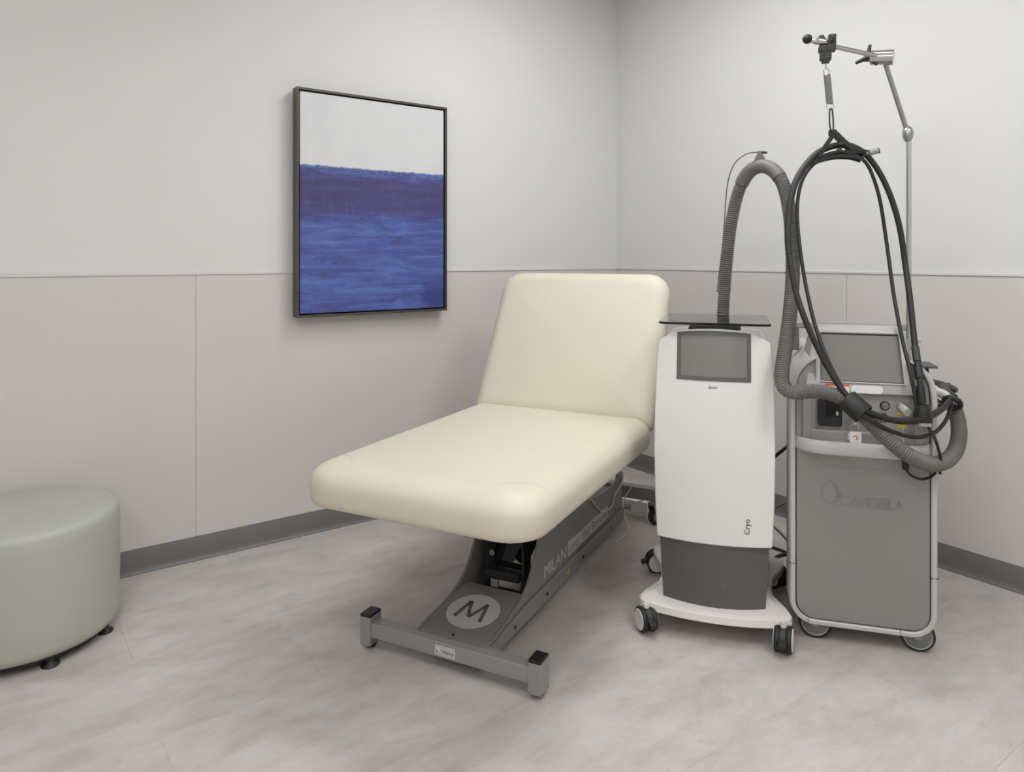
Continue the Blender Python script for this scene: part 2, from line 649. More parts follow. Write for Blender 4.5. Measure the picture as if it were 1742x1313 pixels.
yb = -2.07 + 5 * TWY
row = 0
while yb > RY0:
    y1, y0 = min(0, yb), max(RY0, yb - TWY)
    if y1 > y0 + 0.01:
        k = round((yb - TWY + 2.07) / TWY)          # row 0 lies just above y = -2.07
        xo = -1.459 + (TWX / 2 if k % 2 else 0)
        x = xo + 3 * TWX
        while x > RX0:
            x1, x0 = min(0, x), max(RX0, x - TWX)
            if x1 > x0 + 0.01:
                tile(x0, x1, y0, y1)
            x -= TWX
    yb -= TWY

# recessed ceiling light panels
for (lx, ly, where) in LIGHT_SPOTS:
    pl = thing('ceiling_light', 'white ceiling light panel ' + where, 'light', (lx, ly, RH), 0, 'ceiling light panels')
    v, f = box(-0.30, 0.30, -0.60, 0.60, -0.012, -0.004)
    obj('diffuser', v, f, 'emit', pl, smooth=0)
    fr = join(box(-0.325, -0.30, -0.625, 0.625, -0.018, 0), box(0.30, 0.325, -0.625, 0.625, -0.018, 0),
              box(-0.30, 0.30, -0.625, -0.60, -0.018, 0), box(-0.30, 0.30, 0.60, 0.625, -0.018, 0))
    obj('frame', fr[0], fr[1], 'white', pl, smooth=0)


# ------------------------------------------------------------------ framed painting
pic = thing('framed_painting', 'framed abstract painting, white above deep blue, on the wall behind the treatment table', 'painting', (-1.680, -0.012, 1.0135))
HW, HH, FY0, FY1 = 0.394, 1.045, -0.062, -0.010
fw_ = 0.011
for (a, b, c, d) in ((-HW, HW, HH - fw_, HH), (-HW, HW, 0, fw_), (-HW, -HW + fw_, fw_, HH - fw_), (HW - fw_, HW, fw_, HH - fw_)):
    v, f = box(a, b, FY0, FY1, c, d)
    obj('frame_rail', v, f, 'frame', pic, smooth=0, bevel=0.001, seg=1)
v, f = box(-HW + fw_, HW - fw_, -0.020, FY1, fw_, HH - fw_)
obj('backing', v, f, 'gap', pic, smooth=0)
v, f = box(-HW + 0.017, HW - 0.017, -0.054, -0.020, 0.017, HH - 0.017)
obj('canvas', v, f, 'art', pic, smooth=0, bevel=0.0015)
for sx in (-0.28, 0.28):
    v, f = box(sx - 0.02, sx + 0.02, FY1, 0.012, HH - 0.09, HH - 0.06)
    obj('hanger', v, f, 'steel', pic, smooth=0)


# ------------------------------------------------------------------ ottoman
ot = thing('ottoman', 'round sage green vinyl ottoman on black feet against the wall', 'ottoman', (-3.10, -0.335, 0))
prof = [(0.02, 0.034), (0.255, 0.034), (0.268, 0.037), (0.276, 0.046), (0.279, 0.065), (0.281, 0.15), (0.282, 0.25), (0.282, 0.37), (0.281, 0.408),
        (0.277, 0.421), (0.268, 0.430), (0.252, 0.434), (0.225, 0.437), (0.17, 0.440), (0.09, 0.4425), (0.02, 0.443)]
v, f = lathe(prof, n=72)
obj('upholstered_body', v, f, 'sage', ot, smooth=60)
v, f = lathe([(0.02, 0.028), (0.262, 0.028), (0.262, 0.036), (0.02, 0.036)], n=48)
obj('bottom_board', v, f, 'black', ot)
for a in (-77, -26, 25, 76, 127, 178, 229):
    cx, cy = 0.247 * math.cos(R(a)), 0.247 * math.sin(R(a))
    v, f = lathe([(0.004, 0), (0.026, 0), (0.027, 0.003), (0.025, 0.007), (0.014, 0.012), (0.011, 0.018), (0.013, 0.03), (0.004, 0.03)], c=(cx, cy, 0), n=20)
    obj('foot', v, f, 'black', ot)


# ------------------------------------------------------------------ treatment table
tb = thing('treatment_table', 'cream padded treatment table with raised backrest on a grey steel lift base', 'treatment table', (-2.04, -1.34, 0), R(27.3))


def cushion(x0, x1, hw, rc, zb, zeq, zt, R0, crown, n=7, m_=10):
    """padded slab: rounded-rectangle plan, firm bottom edge, soft rounded crown.
    returns mesh and top-surface height as a function of inset distance"""
    def outline(d):
        a0, a1, h = x0 + d, x1 - d, hw - d
        rr = [max(q - d, 0.004) for q in rc]
        pts = []
        for (cx, sx, cy, sy, ang), q in zip(((a1, -1, h, -1, 0), (a0, 1, h, -1, 90), (a0, 1, -h, 1, 180), (a1, -1, -h, 1, 270)), rr):
            for k in range(n + 1):
                t = R(ang + 90 * k / n)
                pts.append((cx + sx * q + q * math.cos(t), cy + sy * q + q * math.sin(t)))
        out = []
        cnt = len(pts)
        for i in range(cnt):
            out.append(pts[i])
            if (i + 1) % (n + 1) == 0:
                p, q = pts[i], pts[(i + 1) % cnt]
                for k in range(1, m_):
                    out.append((p[0] + (q[0] - p[0]) * k / m_, p[1] + (q[1] - p[1]) * k / m_))
        return out
    dmax = min(hw, (x1 - x0) / 2) - 0.02

    def top(d):
        if d <= 0:
            return zeq
        if d < R0:
            c = 1 - d / R0
            return zeq + (zt - zeq) * math.sqrt(max(0, 1 - c * c))
        t = (d - R0) / max(1e-6, dmax - R0)
        return zt + crown * math.sin(min(1, t) * math.pi / 2)
    prof = [(dmax, zb), (0.05, zb), (0.022, zb + 0.001), (0.011, zb + 0.005), (0.004, zb + 0.014), (0.001, zb + 0.026)]
    for k in range(0, 11):
        d = R0 * (1 - math.cos(R(90 * k / 10)))
        prof.append((d, top(d)))
    for k in range(1, 7):
        d = R0 + (dmax - R0) * k / 6
        prof.append((d, top(d)))
    loops = [[(x, y, z) for x, y in outline(d)] for d, z in prof]
    return rings(loops), top


SX0, SX1, SHW = -0.256, 0.888, 0.400
(seat_vf, seat_top) = cushion(SX0, SX1, SHW, (0.05, 0.115, 0.115, 0.05), 0.530, 0.592, 0.656, 0.092, 0.012)
seat = obj('seat_cushion', seat_vf[0], seat_vf[1], 'vinyl', tb, smooth=60)
# stitched corner seams at the foot end
for sg in (1, -1):
    cyr = sg * SHW
    r0 = 0.165
    yF = cyr - sg * r0
    pts = [(SX0 + 0.004, yF, 0.541), (SX0 - 0.0005, yF, 0.560)]
    for k in range(0, 21):
        t = k / 20
        e = 0.40
        ax = SX0 + r0 * (math.sin(t * math.pi / 2) ** (2 * e))
        ay = cyr - sg * r0 * (math.cos(t * math.pi / 2) ** (2 * e))
        d = min(ax - SX0, SHW - abs(ay))
        pts.append((ax, ay, seat_top(max(0.0005, d)) + 0.0006))
    pts += [(SX0 + r0, sg * (SHW + 0.0005), 0.560), (SX0 + r0, sg * (SHW - 0.004), 0.541)]
    v, f = tube(pts, 0.0010, 6, 0.006, smooth=3)
    obj('seam', v, f, 'seam', seat)
v, f = prism(rrect(-0.16, 0.86, -0.32, 0.32, 0.05), 'z', 0.512, 0.531)
obj('seat_board', v, f, 'black', tb)

TL = R(27.5)
bk_m = Matrix(((math.sin(TL), 0, -math.cos(TL), 0.918), (0, 1, 0, 0), (math.cos(TL), 0, math.sin(TL), 0.575), (0, 0, 0, 1)))
(back_vf, back_top) = cushion(0.0, 0.690, 0.402, (0.10, 0.03, 0.03, 0.10), 0.0, 0.045, 0.098, 0.070, 0.012)
obj('backrest_cushion', back_vf[0], back_vf[1], 'vinyl', tb, smooth=60, mtx=bk_m)
v, f = prism(rrect(0.05, 0.65, -0.345, 0.345, 0.05), 'z', -0.016, 0.001)
obj('backrest_board', v, f, 'black', tb, mtx=bk_m)
for sy in (-0.2, 0.2):
    v, f = rod((0.82, sy, 0.500), (1.16, sy, 0.86), 0.012)
    obj('backrest_strut', v, f, 'dark', tb)
    v, f = box(0.55, 0.92, sy - 0.02, sy + 0.02, 0.475, 0.512)
    obj('seat_rail', v, f, 'dark', tb, bevel=0.003)

# side plates of the base: sweeping front edge, dip at the head end
front = arc2([(0.005, 0.096), (0.10, 0.104), (0.20, 0.122), (0.29, 0.155), (0.35, 0.215), (0.395, 0.285), (0.42, 0.34)], 0.02)
rear = arc2([(0.80, 0.315), (0.89, 0.285), (0.965, 0.270), (1.04, 0.260), (1.18, 0.254), (1.262, 0.264), (1.276, 0.285)], 0.02)
plate = [(0.005, 0.056)] + front + rear + [(1.334, 0.287), (1.338, 0.23), (1.338, 0.056)]
for sg in (1, -1):
    v, f = prism(plate, 'y', sg * 0.118, sg * 0.128)
    obj('side_plate', v, f, 'bedgrey', tb, smooth=30, bevel=0.002)
    lower = [(0.005, 0.055), (1.336, 0.055), (1.336, 0.114), (0.30, 0.114), (0.12, 0.100), (0.005, 0.086)]
    v, f = prism(lower, 'y', sg * 0.127, sg * 0.139)
    obj('lower_rail', v, f, 'bedgrey', tb, smooth=30, bevel=0.004)
    for bx in (0.03, 0.18, 0.44, 0.80, 1.15):
        v, f = lathe([(0.0005, 0.0), (0.006, 0.0), (0.005, 0.003), (0.0005, 0.003)], axis='y', c=(bx, sg * 0.139 if sg > 0 else -0.142, 0.082 if bx > 0.1 else 0.072), n=10)
        obj('bolt', v, f, 'black', tb)
# front cover plate with round emblem
cvz = lambda s: 0.093 + (0.137 - 0.093) * s / 0.30
v, f = prism([(0.004, 0.086), (0.295, 0.129), (0.295, 0.136), (0.004, 0.0925)], 'y', -0.117, 0.117)
cover = obj('cover_plate', v, f, 'bedgrey', tb, smooth=0, bevel=0.001, seg=1)
v, f = prism([(0.018, 0.0935), (0.262, 0.130), (0.262, 0.1325), (0.018, 0.0965)], 'y', -0.098, 0.098)
obj('raised_panel', v, f, 'bedgrey', cover, smooth=0, bevel=0.0012)
sl = math.atan2(0.0365, 0.244)
eo = Vector((0.150, 0, 0.0965 + 0.132 * math.tan(sl) - 0.0002))
upv = (math.cos(sl), 0, math.sin(sl))
decal('emblem_disc', circle(0, 0, 0.090, 48), 'decal', cover, eo, (0, -1, 0), upv, 0.0012)
ml = []
for st in (((-0.047, -0.044), (-0.031, 0.046)), ((-0.032, 0.046), (0.000, -0.034)), ((0.000, -0.034), (0.032, 0.046)), ((0.031, 0.046), (0.047, -0.044))):
    ml.append(prism(strip2(st, 0.0125), 'z', 0.0012, 0.0018))
v, f = join(*ml)
obj('emblem_letter', v, f, 'decald', cover, smooth=0, mtx=frame_mtx(eo, (0, -1, 0), upv))
v, f = lathe([(0.0005, 0), (0.006, 0), (0.005, 0.003), (0.0005, 0.003)], c=(0.022, 0.0, 0.097), n=10)
obj('bolt', v, f, 'black', cover)

# front crossbar, posts with caps, hidden wheels
v, f = box(-0.026, 0.022, -0.285, 0.285, 0.044, 0.092)
bar = obj('crossbar', v, f, 'bargrey', tb, smooth=0, bevel=0.004)
for sy in (-0.305, 0.305):
    v, f = box(-0.030, 0.030, sy - 0.021, sy + 0.021, 0.016, 0.108)
    post = obj('post', v, f, 'bargrey', tb, smooth=0, bevel=0.003)
    v, f = box(-0.030, 0.030, sy - 0.021, sy + 0.021, 0.108, 0.117)
    obj('cap', v, f, 'black', post, smooth=0, bevel=0.003)
    v, f = lathe([(0.002, sy - 0.012), (0.021, sy - 0.012), (0.023, sy - 0.008), (0.023, sy + 0.008), (0.021, sy + 0.012), (0.002, sy + 0.012)], axis='y', c=(0.004, 0, 0.023), n=24)
    obj('wheel', v, f, 'rubber', post)
    v, f = lathe([(0.0005, 0), (0.005, 0), (0.004, 0.002), (0.0005, 0.002)], axis='y', c=(0.018, sy - 0.0225, 0.028), n=10)
    obj('axle_bolt', v, f, 'steel', post)
# maker's sticker on the crossbar
lab = decal('sticker', [(-0.037, -0.016), (0.037, -0.016), (0.037, 0.016), (-0.037, 0.016)], 'decal', bar, (-0.0262, 0, 0.068), (0, -1, 0), (0, 0, 1), 0.0008)
V = []
for poly, mm in (([(-0.031, 0.002), (-0.024, -0.003), (-0.031, -0.010)], 'blue'), ([(-0.026, -0.011), (-0.022, -0.005), (-0.017, -0.011)], 'decald')):
    decal('print', poly, mm, lab, (-0.0271, 0, 0.068), (0, -1, 0), (0, 0, 1), 0.0003)
for pl2 in ([(-0.031, 0.008), (-0.024, -0.001), (-0.027, -0.011)], [(-0.018, 0.006), (-0.024, -0.001), (-0.019, -0.011)]):
    decal('print', strip2(pl2, 0.0026), 'paper', lab, (-0.0272, 0, 0.068), (0, -1, 0), (0, 0, 1), 0.0004)
decal('print', circle(-0.0245, 0.0065, 0.0021, 12), 'paper', lab, (-0.0272, 0, 0.068), (0, -1, 0), (0, 0, 1), 0.0004)
text_obj('lettering', 'TriMedical', 0.046, 0.0105, 'decald', lab, (-0.0271, 0.0155, 0.0615), (0, -1, 0), (0, 0, 1), 0.0004)

# lettering along the right side plate
sy = -0.1284
text_obj('lettering', 'MILAN', 0.200, 0.046, 'decal', tb, (0.440, sy, 0.134), (1, 0, 0), (0, 0, 1), 0.0008, thin=-0.006)
decal('lettering_panel', [(0, 0), (0.470, 0), (0.470, 0.054), (0, 0.054)], 'decal', tb, (0.662, sy, 0.132), (1, 0, 0), (0, 0, 1), 0.0006)
for wd_, ws, wl_ in (('Laser', 0.672, 0.118), ('Hair', 0.818, 0.088), ('Removal', 0.930, 0.190)):
    text_obj('lettering', wd_, wl_, 0.035, 'decald', tb, (ws, sy - 0.0006, 0.1415), (1, 0, 0), (0, 0, 1), 0.0005, thin=-0.012)
wt = decal('warning_label', [(-0.013, -0.011), (0.013, -0.011), (0, 0.012)], 'yellow', tb, (0.645, -0.1392, 0.086), (1, 0, 0), (0, 0, 1), 0.0006)
decal('print', [(-0.002, -0.006), (0.002, -0.006), (0.002, 0.005), (-0.002, 0.005)], 'ink', wt, (0.645, -0.1399, 0.085), (1, 0, 0), (0, 0, 1), 0.0004)

# lift mechanism between the plates
for sy in (0.085, -0.062):
    arm = arc2([(0.405, 0.075), (0.425, 0.14), (0.43, 0.21), (0.415, 0.29), (0.40, 0.36), (0.41, 0.44), (0.44, 0.512)], 0.02)
    v, f = prism(strip2(arm, 0.06), 'y', sy - 0.004, sy + 0.004)
    obj('lift_bracket', v, f, 'dark', tb, smooth=40, bevel=0.001, seg=1)
v, f = box(0.37, 0.41, -0.058, 0.081, 0.128, 0.158)
obj('brace', v, f, 'dark', tb, bevel=0.003)
v, f = box(0.37, 0.40, -0.058, 0.081, 0.066, 0.092)
obj('brace', v, f, 'dark', tb, bevel=0.003)
v, f = box(0.376, 0.39, 0.028, 0.056, 0.096, 0.124)
obj('rating_label', v, f, 'decal', tb, smooth=0)
for sy in (0.1, -0.095):
    v, f = prism(strip2([(0.48, 0.11), (0.86, 0.50)], 0.05), 'y', sy - 0.01, sy + 0.01)
    obj('scissor_arm', v, f, 'black', tb, bevel=0.002)
    v, f = prism(strip2([(1.16, 0.11), (0.56, 0.50)], 0.05), 'y', sy * 0.75 - 0.01, sy * 0.75 + 0.01)
    obj('scissor_arm', v, f, 'black', tb, bevel=0.002)
v, f = rod((0.52, 0.0, 0.15), (0.95, 0.0, 0.36), 0.026)
obj('actuator', v, f, 'black', tb)
for bx in (0.52, 1.13):
    v, f = rod((bx, -0.118, 0.118), (bx, 0.118, 0.118), 0.012)
    obj('cross_shaft', v, f, 'dark', tb)
for sg in (-1, 1):
    v, f = box(0.46, 0.86, sg * 0.13 - 0.02, sg * 0.13 + 0.02, 0.475, 0.512)
    obj('seat_rail', v, f, 'black', tb, bevel=0.003)
v, f = lathe([(0.0005, 0.0), (0.011, 0.0), (0.009, 0.006), (0.0005, 0.007)], axis='x', c=(0.383, 0.055, 0.215), n=8)
obj('adjuster', v, f, 'steel', tb)
# rear crossbar on castors
v, f = box(1.46, 1.51, -0.30, 0.30, 0.118, 0.178)
obj('rear_crossbar', v, f, 'bedgrey', tb, smooth=0, bevel=0.004)
v, f = box(1.26, 1.465, -0.08, 0.08, 0.11, 0.16)
obj('spine', v, f, 'bedgrey', tb, smooth=0, bevel=0.004)


def caster_single(parent, x, y, rot, r=0.04, width=0.03, top=0.118):
    """open fork castor with a solid rubber wheel"""
    m_ = Matrix.Translation((x, y, 0)) @ Matrix.Rotation(rot, 4, 'Z')
    v, f = lathe([(r * 0.62, -width / 2), (r * 0.9, -width / 2), (r, -width / 2 + 0.006), (r, width / 2 - 0.006), (r * 0.9, width / 2), (r * 0.62, width / 2)], axis='y', c=(0.018, 0, r), n=32)
    w_ = obj('caster_wheel', v, f, 'rubber', parent, mtx=m_)
    v, f = lathe([(0.003, -width / 2 - 0.001), (r * 0.6, -width / 2 - 0.001), (r * 0.64, -width / 2 + 0.004), (r * 0.64, width / 2 - 0.004), (r * 0.6, width / 2 + 0.001), (0.003, width / 2 + 0.001)], axis='y', c=(0.018, 0, r), n=32)
    obj('hub', v, f, 'hub', w_, mtx=m_)
    parts = []
    for sg in (-1, 1):
        parts.append(prism([(0.008, r - 0.012), (0.028, r - 0.012), (0.03, r + 0.01), (0.026, top - 0.014), (-0.012, top - 0.014), (-0.012, top - 0.03)], 'y', sg * (width / 2 + 0.004), sg * (width / 2 + 0.0065)))
    parts.append(box(-0.014, 0.03, -width / 2 - 0.0065, width / 2 + 0.0065, top - 0.016, top - 0.012))
    parts.append(lathe([(0.002, top - 0.013), (0.014, top - 0.013), (0.012, top), (0.002, top)], c=(0, 0, 0), n=16))
    v, f = join(*parts)
    obj('caster_fork', v, f, 'steel', parent, smooth=30, mtx=m_)
    v, f = lathe([(0.0005, -width / 2 - 0.011), (0.006, -width / 2 - 0.011), (0.007, -width / 2 - 0.006), (0.0005, -width / 2 - 0.006)], axis='y', c=(0.018, 0, r), n=10)
    obj('axle_bolt', v, f, 'steel', w_, mtx=m_)


caster_single(tb, 1.485, -0.235, R(-30))
caster_single(tb, 1.485, 0.235, R(20))
# pale control lead looping over the plate
for pts in ([(0.84, -0.10, 0.330), (0.87, -0.133, 0.293), (0.905, -0.134, 0.279), (0.94, -0.134, 0.254), (0.989, -0.134, 0.216), (1.039, -0.133, 0.187), (1.09, -0.133, 0.176)],
            [(1.325, -0.10, 0.290), (1.334, -0.131, 0.285), (1.335, -0.133, 0.245), (1.305, -0.133, 0.23), (1.254, -0.133, 0.217), (1.210, -0.133, 0.205), (1.203, -0.133, 0.182), (1.17, -0.133, 0.170), (1.123, -0.133, 0.167), (1.09, -0.133, 0.176)],
            [(1.44, -0.153, 0.197), (1.44, -0.136, 0.169), (1.43, -0.110, 0.125), (1.40, -0.110, 0.098), (1.38, -0.125, 0.060), (1.36, -0.150, 0.020), (1.30, -0.160, 0.0045), (1.18, -0.150, 0.004)],
            [(1.40, -0.110, 0.098), (1.47, -0.10, 0.076), (1.50, -0.137, 0.082), (1.50, -0.172, 0.099), (1.50, -0.20, 0.120)]):
    v, f = tube(pts, 0.003, 8, 0.01, smooth=2)
    obj('control_lead', v, f, 'cablew', tb)

# white control box on the floor by the rear crossbar
cb = thing('control_box', 'small white box on the floor by the rear crossbar of the treatment table', 'box', (-0.575, -0.675, 0), R(20))
v, f = prism(rrect(-0.05, 0.05, -0.115, 0.095, 0.012), 'z', 0.0, 0.080)
obj('casing', v, f, 'white2', cb, smooth=40, bevel=0.006, seg=3)
v, f = box(-0.052, -0.05, -0.03, 0.02, 0.03, 0.055)
obj('plug_socket', v, f, 'cableg', cb, smooth=0)


# ------------------------------------------------------------------ casters of the cooling machine
def caster_twin(parent, x, y, rot, r=0.042, top=0.075):
    """twin-disc castor with hood and brake lever; wheels roll along local x after rot"""
    m_ = Matrix.Translation((x, y, 0)) @ Matrix.Rotation(rot, 4, 'Z')
    for sg in (-1, 1):
        a, b = (sg * 0.010, sg * 0.027)
        lo, hi = min(a, b), max(a, b)
        v, f = lathe([(0.004, lo), (r - 0.003, lo), (r, lo + 0.004), (r, hi - 0.004), (r - 0.003, hi), (0.004, hi)], axis='y', c=(0, 0, r), n=36)
        w_ = obj('caster_wheel', v, f, 'black', parent, mtx=m_)
        c0, c1 = (hi, hi + 0.0025) if sg > 0 else (lo - 0.0025, lo)
        v, f = lathe([(0.002, c0), (r * 0.83, c0), (r * 0.80, c1) if sg > 0 else (r * 0.83, c1), (0.002, c1)], axis='y', c=(0, 0, r), n=36)
        obj('hubcap', v, f, 'white2', w_, mtx=m_)
    hood = [(0.030, r + 0.02)]
    for k in range(0, 13):
        a = R(20 + 150 * k / 12)
        hood.append(((r - 0.003) * math.cos(a), r + (r - 0.003) * math.sin(a)))
    hood += [(-0.03, r - 0.01), (-0.01, r - 0.014), (0.018, r - 0.01)]
    v, f = prism(hood[1:], 'y', -0.0095, 0.0095)
    obj('caster_hood', v, f, 'dark', parent, smooth=30, bevel=0.001, seg=1, mtx=m_)
    v, f = prism([(-0.060, r - 0.012), (-0.036, r - 0.004), (-0.036, r + 0.012), (-0.062, r + 0.002)], 'y', -0.012, 0.012)
    obj('brake_lever', v, f, 'black', parent, smooth=0, bevel=0.002, mtx=m_)
    v, f = lathe([(0.002, r * 2 - 0.012), (0.010, r * 2 - 0.012), (0.010, top + 0.02), (0.002, top + 0.02)], n=14)
    obj('caster_stem', v, f, 'white2', parent, mtx=m_)


# ------------------------------------------------------------------ cooling machine (white tower)
cr = thing('cooling_machine', 'white cold air cooling tower with grey screen and smoked glass shelf on castors', 'medical machine', (-1.245, -1.722, 0), R(36.5))


def shell_x(y, z):
    """front face of the tower: bowed across, leaning back a little towards the top"""
    return 0.014 + 0.85 * y * y + 0.060 * max(0, (z - 0.55) / 0.5) ** 2


def shell(rows, cols, hw, zfun, xf, xback):
    """rows: list of z, hw(z): half width; returns a closed shell mesh"""
    V, F = [], []
    nr, nc = len(rows), cols + 1
    for z in rows:
        for j in range(nc):
            y = -hw(z) + 2 * hw(z) * j / cols
            zz = zfun(y, z)
            V.append((xf(y, zz), y, zz))
    for i in range(nr - 1):
        for j in range(cols):
            F.append((i * nc + j, i * nc + j + 1, (i + 1) * nc + j + 1, (i + 1) * nc + j))
    rim = [j for j in range(nc)] + [i * nc + nc - 1 for i in range(1, nr)] + [(nr - 1) * nc + j for j in range(nc - 2, -1, -1)] + [i * nc for i in range(nr - 2, 0, -1)]
    n0 = len(V)
    for k in rim:
        V.append((xback, V[k][1], V[k][2]))
    m_ = len(rim)
    for k in range(m_):
        F.append((rim[k], rim[(k + 1) % m_], n0 + (k + 1) % m_, n0 + k))
    F.append(tuple(range(n0, n0 + m_)))
    return V, F


def lin(tab):
    def g(t):
        for (a, p), (b, q) in zip(tab, tab[1:]):
            if t <= b:
                return p + (q - p) * max(0, (t - a)) / (b - a)
        return tab[-1][1]
    return g


cr_hw = lin([(0.318, 0.189), (0.45, 0.196), (0.62, 0.199), (0.75, 0.198), (0.90, 0.193), (0.985, 0.188), (0.995, 0.184), (1.030, 0.125)])
rows = [0.318, 0.33, 0.38, 0.45, 0.53, 0.62, 0.70, 0.76, 0.82, 0.87, 0.91, 0.95, 0.985, 0.995, 1.012, 1.030]


def zf(y, z):
    if z > 1.02:
        return z + 0.010 * (1 - (y / 0.125) ** 2)
    return z


v, f = shell(rows, 24, cr_hw, zf, shell_x, 0.135)
shl = obj('front_shell', v, f, 'white', cr, smooth=40, bevel=0.006, seg=3, bang=50)
lo_hw = lin([(0.09, 0.168), (0.31, 0.181)])
v, f = shell([0.090, 0.11, 0.15, 0.2, 0.26, 0.322], 20, lo_hw, lambda y, z: z, lambda y, z: 0.021 + 1.3 * y * y, 0.15)
obj('lower_panel', v, f, 'charcoal', cr, smooth=40, bevel=0.003, bang=50)
v, f = lathe([(0.0005, -0.002), (0.008, -0.002), (0.008, 0.004), (0.0005, 0.004)], axis='x', c=(0.0225, -0.032, 0.178), n=16)
obj('lock_button', v, f, 'bezel', cr, mtx=Matrix.Scale(1, 4))
body = [(0.135, -0.176), (0.47, -0.170), (0.50, -0.14), (0.50, 0.14), (0.47, 0.170), (0.135, 0.176)]
v, f = prism(body, 'z', 0.09, 1.005)
obj('body', v, f, 'white2', cr, smooth=30, bevel=0.015, seg=3)

# display let into the top of the shell


def patch(y0, y1, z0, z1, lift, thick, ny=10, nz=8, arch=0.0):
    V, F = [], []
    for d in (lift, lift + thick):
        for i in range(nz + 1):
            for j in range(ny + 1):
                y = y0 + (y1 - y0) * j / ny
                z = z0 + (z1 - z0) * i / nz
                if arch and i == nz:
                    z += arch * (1 - (y / 0.125) ** 2)
                V.append((shell_x(y, z) - d, y, z))
    n = (ny + 1) * (nz + 1)
    g = lambda i, j: i * (ny + 1) + j
    for i in range(nz):
        for j in range(ny):
            F.append((g(i, j), g(i, j + 1), g(i + 1, j + 1), g(i + 1, j)))
            F.append((n + g(i, j), n + g(i + 1, j), n + g(i + 1, j + 1), n + g(i, j + 1)))
    rim = [g(0, j) for j in range(ny)] + [g(i, ny) for i in range(nz)] + [g(nz, j) for j in range(ny, 0, -1)] + [g(i, 0) for i in range(nz, 0, -1)]
    for a, b in zip(rim, rim[1:] + rim[:1]):
        F.append((a, b, n + b, n + a))
    return V, F


v, f = patch(-0.1225, 0.1225, 0.866, 1.026, 0.0, 0.002, arch=0.008)
disp = obj('display', v, f, 'bezel', cr, smooth=40)
v, f = patch(-0.108, 0.108, 0.881, 1.016, 0.002, 0.0006)
obj('screen', v, f, 'screen', disp, smooth=40)
v, f = patch(-0.1225, 0.1225, 0.848, 0.8485, 0.0, 0.0006, nz=1)
text_obj('lettering', 'Zimmer', 0.030, 0.0075, 'ink', cr, (shell_x(0, 0.84) - 0.0004, 0.016, 0.842), (0, -1, 0), (0.05, 0, 1), 0.0006)
ry = -0.117
sx_ = shell_x(-0.108, 0.39)
text_obj('lettering', 'Cryo', 0.050, 0.0235, 'ink', cr, (shell_x(-0.123, 0.39) - 0.0008, -0.123, 0.364), (0, 0, 1), (-0.19, 1, 0), 0.0012, thin=-0.010)

# shelf: moulded black handle tray and smoked glass plate
v, f = shell([1.000, 1.030, 1.052], 8, lin([(1.000, 0.096), (1.052, 0.082)]), lambda y, z: z, lambda y, z: 0.085 + 0.0 * y, 0.40)
obj('shelf_bracket', v, f, 'dark', cr, smooth=30, bevel=0.006)
v, f = prism(rrect(-0.055, 0.055, 1.012, 1.040, 0.012), 'x', 0.0835, 0.087)
obj('handle_slot', v, f, 'black', cr, smooth=30)
v, f = prism(rrect(0.035, 0.452, -0.186, 0.186, (0.035, 0.035, 0.022, 0.022)), 'z', 1.056, 1.064)
obj('glass_shelf', v, f, 'glass', cr, smooth=30, bevel=0.001, seg=1)

# plinth: bowed front, waisted sides, flared rear feet
half = [(-0.022, 0.0), (-0.020, 0.06), (-0.013, 0.12), (0.0, 0.18), (0.016, 0.225), (0.030, 0.245), (0.055, 0.252), (0.10, 0.240), (0.19, 0.200), (0.25, 0.194),
        (0.34, 0.205), (0.42, 0.235), (0.48, 0.250), (0.53, 0.245), (0.545, 0.22), (0.51, 0.15), (0.505, 0.0)]
plan = half + [(x, -y) for x, y in half[-2:0:-1]]


def pl_inset(k, front):
    out = []
    for x, y in plan:
        xx = 0.25 + (x - 0.25) * (1 - k)
        if x < 0.035:
            xx = x + front
        out.append((xx, y * (1 - k)))
    return out


loops = [[(x, y, 0.070) for x, y in pl_inset(0.02, 0.004)], [(x, y, 0.073) for x, y in plan], [(x, y, 0.094) for x, y in pl_inset(0.004, 0.004)],
         [(x, y, 0.099) for x, y in pl_inset(0.02, 0.012)], [(x, y, 0.102) for x, y in pl_inset(0.08, 0.028)], [(x, y, 0.108) for x, y in pl_inset(0.18, 0.055)],
         [(x, y, 0.122) for x, y in pl_inset(0.265, 0.075)]]
v, f = rings(loops)
obj('plinth', v, f, 'white2', cr, smooth=22)
caster_twin(cr, 0.010, 0.222, R(33), top=0.073)
caster_twin(cr, 0.010, -0.222, R(-9), top=0.076)
caster_twin(cr, 0.500, 0.240, R(-72), top=0.076)
caster_twin(cr, 0.500, -0.225, R(40), top=0.076)

CRYO_HOSE = [(0.448, -0.022, 0.80), (0.448, -0.022, 0.912), (0.448, -0.022, 1.004), (0.45, -0.027, 1.12), (0.443, -0.038, 1.27), (0.427, -0.055, 1.419), (0.404, -0.082, 1.541),
             (0.373, -0.118, 1.611), (0.345, -0.161, 1.631), (0.317, -0.205, 1.61), (0.285, -0.238, 1.55), (0.249, -0.256, 1.45), (0.209, -0.263, 1.323),
             (0.166, -0.26, 1.201), (0.11, -0.247, 1.083), (0.055, -0.228, 0.970), (0.012, -0.214, 0.893), (-0.012, -0.222, 0.856), (-0.014, -0.252, 0.848),
             (0.000, -0.306, 0.858), (-0.001, -0.375, 0.851), (-0.005, -0.425, 0.821), (-0.004, -0.476, 0.769), (-0.003, -0.535, 0.71), (0.008, -0.594, 0.666),
             (0.049, -0.66, 0.637), (0.11, -0.719, 0.638), (0.171, -0.761, 0.666), (0.221, -0.781, 0.717), (0.261, -0.781, 0.767), (0.291, -0.767, 0.81), (0.311, -0.754, 0.847)]
P = smoothpts(spline(CRYO_HOSE, 0.01), 10)
P = resample(P, 0.0020)
